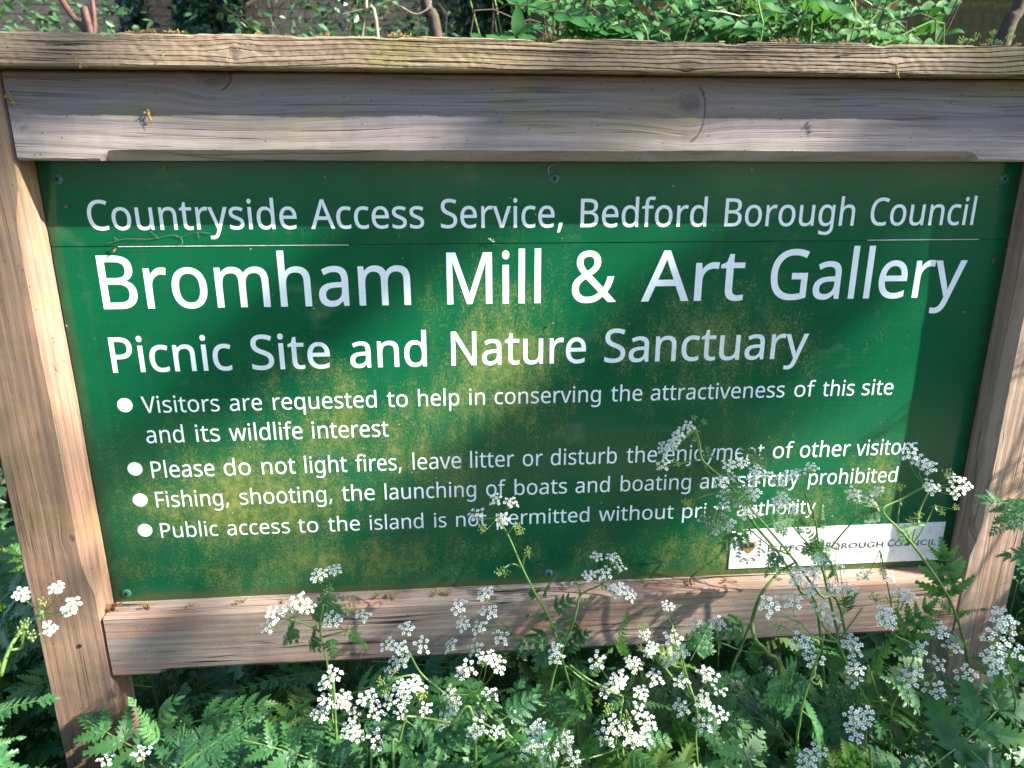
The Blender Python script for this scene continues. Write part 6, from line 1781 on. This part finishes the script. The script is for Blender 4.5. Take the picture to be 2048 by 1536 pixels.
tree = thing('overhanging_tree', 'leafy tree to the right whose low crown throws dappled shade on the sign', 'tree', (cen.x + 1.6, cen.y - 0.6, 0))
tb = Vector((cen.x + 1.6, cen.y - 0.6, 0))
mb = MB(); trunk_top = Vector((cen.x + 1.2, cen.y - 0.4, 5.0)); mb.tube(spline([tb, tb + Vector((-.1, 0, 2)), trunk_top], 6), 0.16, 0.09, 10); mb.build('trunk', M['bark'], tree, True)
outer = []
for k in range(2600):
    a = R.uniform(0, 6.28); r = R.uniform(0.2, 1.3); zz = R.uniform(-1.0, 1.0)
    p = trunk_top + Vector((0.5 + r * math.cos(a), r * math.sin(a), 0.7 + zz * 0.9))
    # this denser side of the crown must not cover the flecks
    t_ = (p.y) / SUN.y; q = p - SUN * t_
    if -1.4 < q.x < 1.4 and 0.0 < q.z < 2.1: continue
    outer.append(p)
leaf_mass('crown', 'canopyleaf', pts, 0.05, parent=tree, kind='stuff', nrm=SUN, R=R)
leaf_mass('crown', 'canopyleaf', outer, 0.09, parent=tree, kind='stuff', R=R)
mb = MB()
for k in range(9):
    e = R.choice(pts); e = e.lerp(trunk_top, R.uniform(.1, .4))
    t_ = e.y / SUN.y; q = e - SUN * t_; u, v, d = pix(q)
    mb.tube(spline([trunk_top, trunk_top.lerp(e, .5) + Vector((0, 0, .2)), e], 5), 0.03, 0.008, 6)
#mb.build('limb', M['bark'], tree, True)

def far_tree(label, x, y, h, r, n, size=0.16, lo=.32, dx=0.0):
    th = thing('background_tree', label, 'tree', (x, y, 0))
    mb = MB(); mb.tube(spline([Vector((x, y, 0)), Vector((x + .1, y, h * .4)), Vector((x, y, h * .7))], 5), 0.16, 0.07, 8); mb.build('trunk', M['bark'], th, True)
    ps = []
    if dx: mb = MB(); mb.tube(spline([Vector((x, y, h * .6)), Vector((x + dx * .5, y, h * .8)), Vector((x + dx, y, h * .85))], 5), 0.07, 0.03, 8); mb.build('limb', M['bark'], th, True)
    x += dx
    bl = [Vector((x + R.uniform(-r, r) * .8, y + R.uniform(-r, r) * .8, h * R.uniform(lo, 1.0))) for _ in range(16)]
    for _ in range(n):
        b = R.choice(bl); ps.append(b + Vector((R.gauss(0, r * .26), R.gauss(0, r * .26), R.gauss(0, r * .26))))
    leaf_mass('crown', 'canopyleaf', ps, size, parent=th, kind='stuff', R=R)
far_tree('round leafy tree beyond the path behind the viewer, on the left', -4.5, -7.5, 6.0, 2.2, 2600)
far_tree('tall leafy tree beyond the path directly behind the viewer', 0.5, -9.5, 7.5, 2.6, 3000)
far_tree('leafy tree standing behind the brick wall on the left', -5.0, 9.5, 8.0, 2.8, 3000)
far_tree('leafy tree standing behind the wall at its middle', 0.5, 10.0, 8.0, 2.8, 3000)
far_tree('leafy tree standing behind the board fence', 5.5, 9.5, 8.0, 2.8, 3000)

far_tree('spreading tree added with its crown above the view to shade the brick wall at left', 0.4, 4.2, 6.0, 1.9, 5200, 0.17, 0.72)  # crowns of these three trees added above the view to shade wall and fence
far_tree('spreading tree added with its crown above the view to shade the middle of the wall', 5.6, 4.4, 6.0, 1.9, 5200, 0.17, 0.72, -2.2)
far_tree('spreading tree added with its crown above the view to shade the board fence', 8.2, 4.2, 6.0, 1.9, 5200, 0.17, 0.70)
for i_, x_ in enumerate((-7.0, -5.0, -3.2, -1.1, 1.0, 3.1, 5.0, 7.0)):  # unseen hedge, added so the glossy panel reflects something dark
    o_ = thing('added_hedge_bush', 'dense hedge bush added across the path behind the viewer to darken reflections, %s from the left' % ORD[i_], 'bush', (x_, -4.9, 0))
    leaf_mass('leaves', 'hedgeleaf', [Vector((x_ + R.gauss(0, .55), -4.9 + R.gauss(0, .3), abs(R.gauss(1.1, .65)))) for _ in range(1800)], 0.10, parent=o_, kind='stuff', R=R)
    mb = MB(); mb.tube([Vector((x_, -4.9, 0)), Vector((x_ + .1, -4.9, 1.3))], 0.03, 0.012, 6); mb.build('stem', M['bark'], o_)

far_tree('broad leafy tree added across the path behind the viewer to darken reflections, far to the right', 7.5, -9.0, 6.5, 2.8, 3200)  # three unseen trees, added to keep bright horizon sky out of the panel's reflection
far_tree('broad leafy tree added across the path behind the viewer to darken reflections, far to the left', -9.5, -9.0, 6.5, 2.8, 3200)
far_tree('leafy tree added in the distance behind the viewer to darken reflections, right of centre', 4.0, -12.0, 7.0, 3.0, 3200)
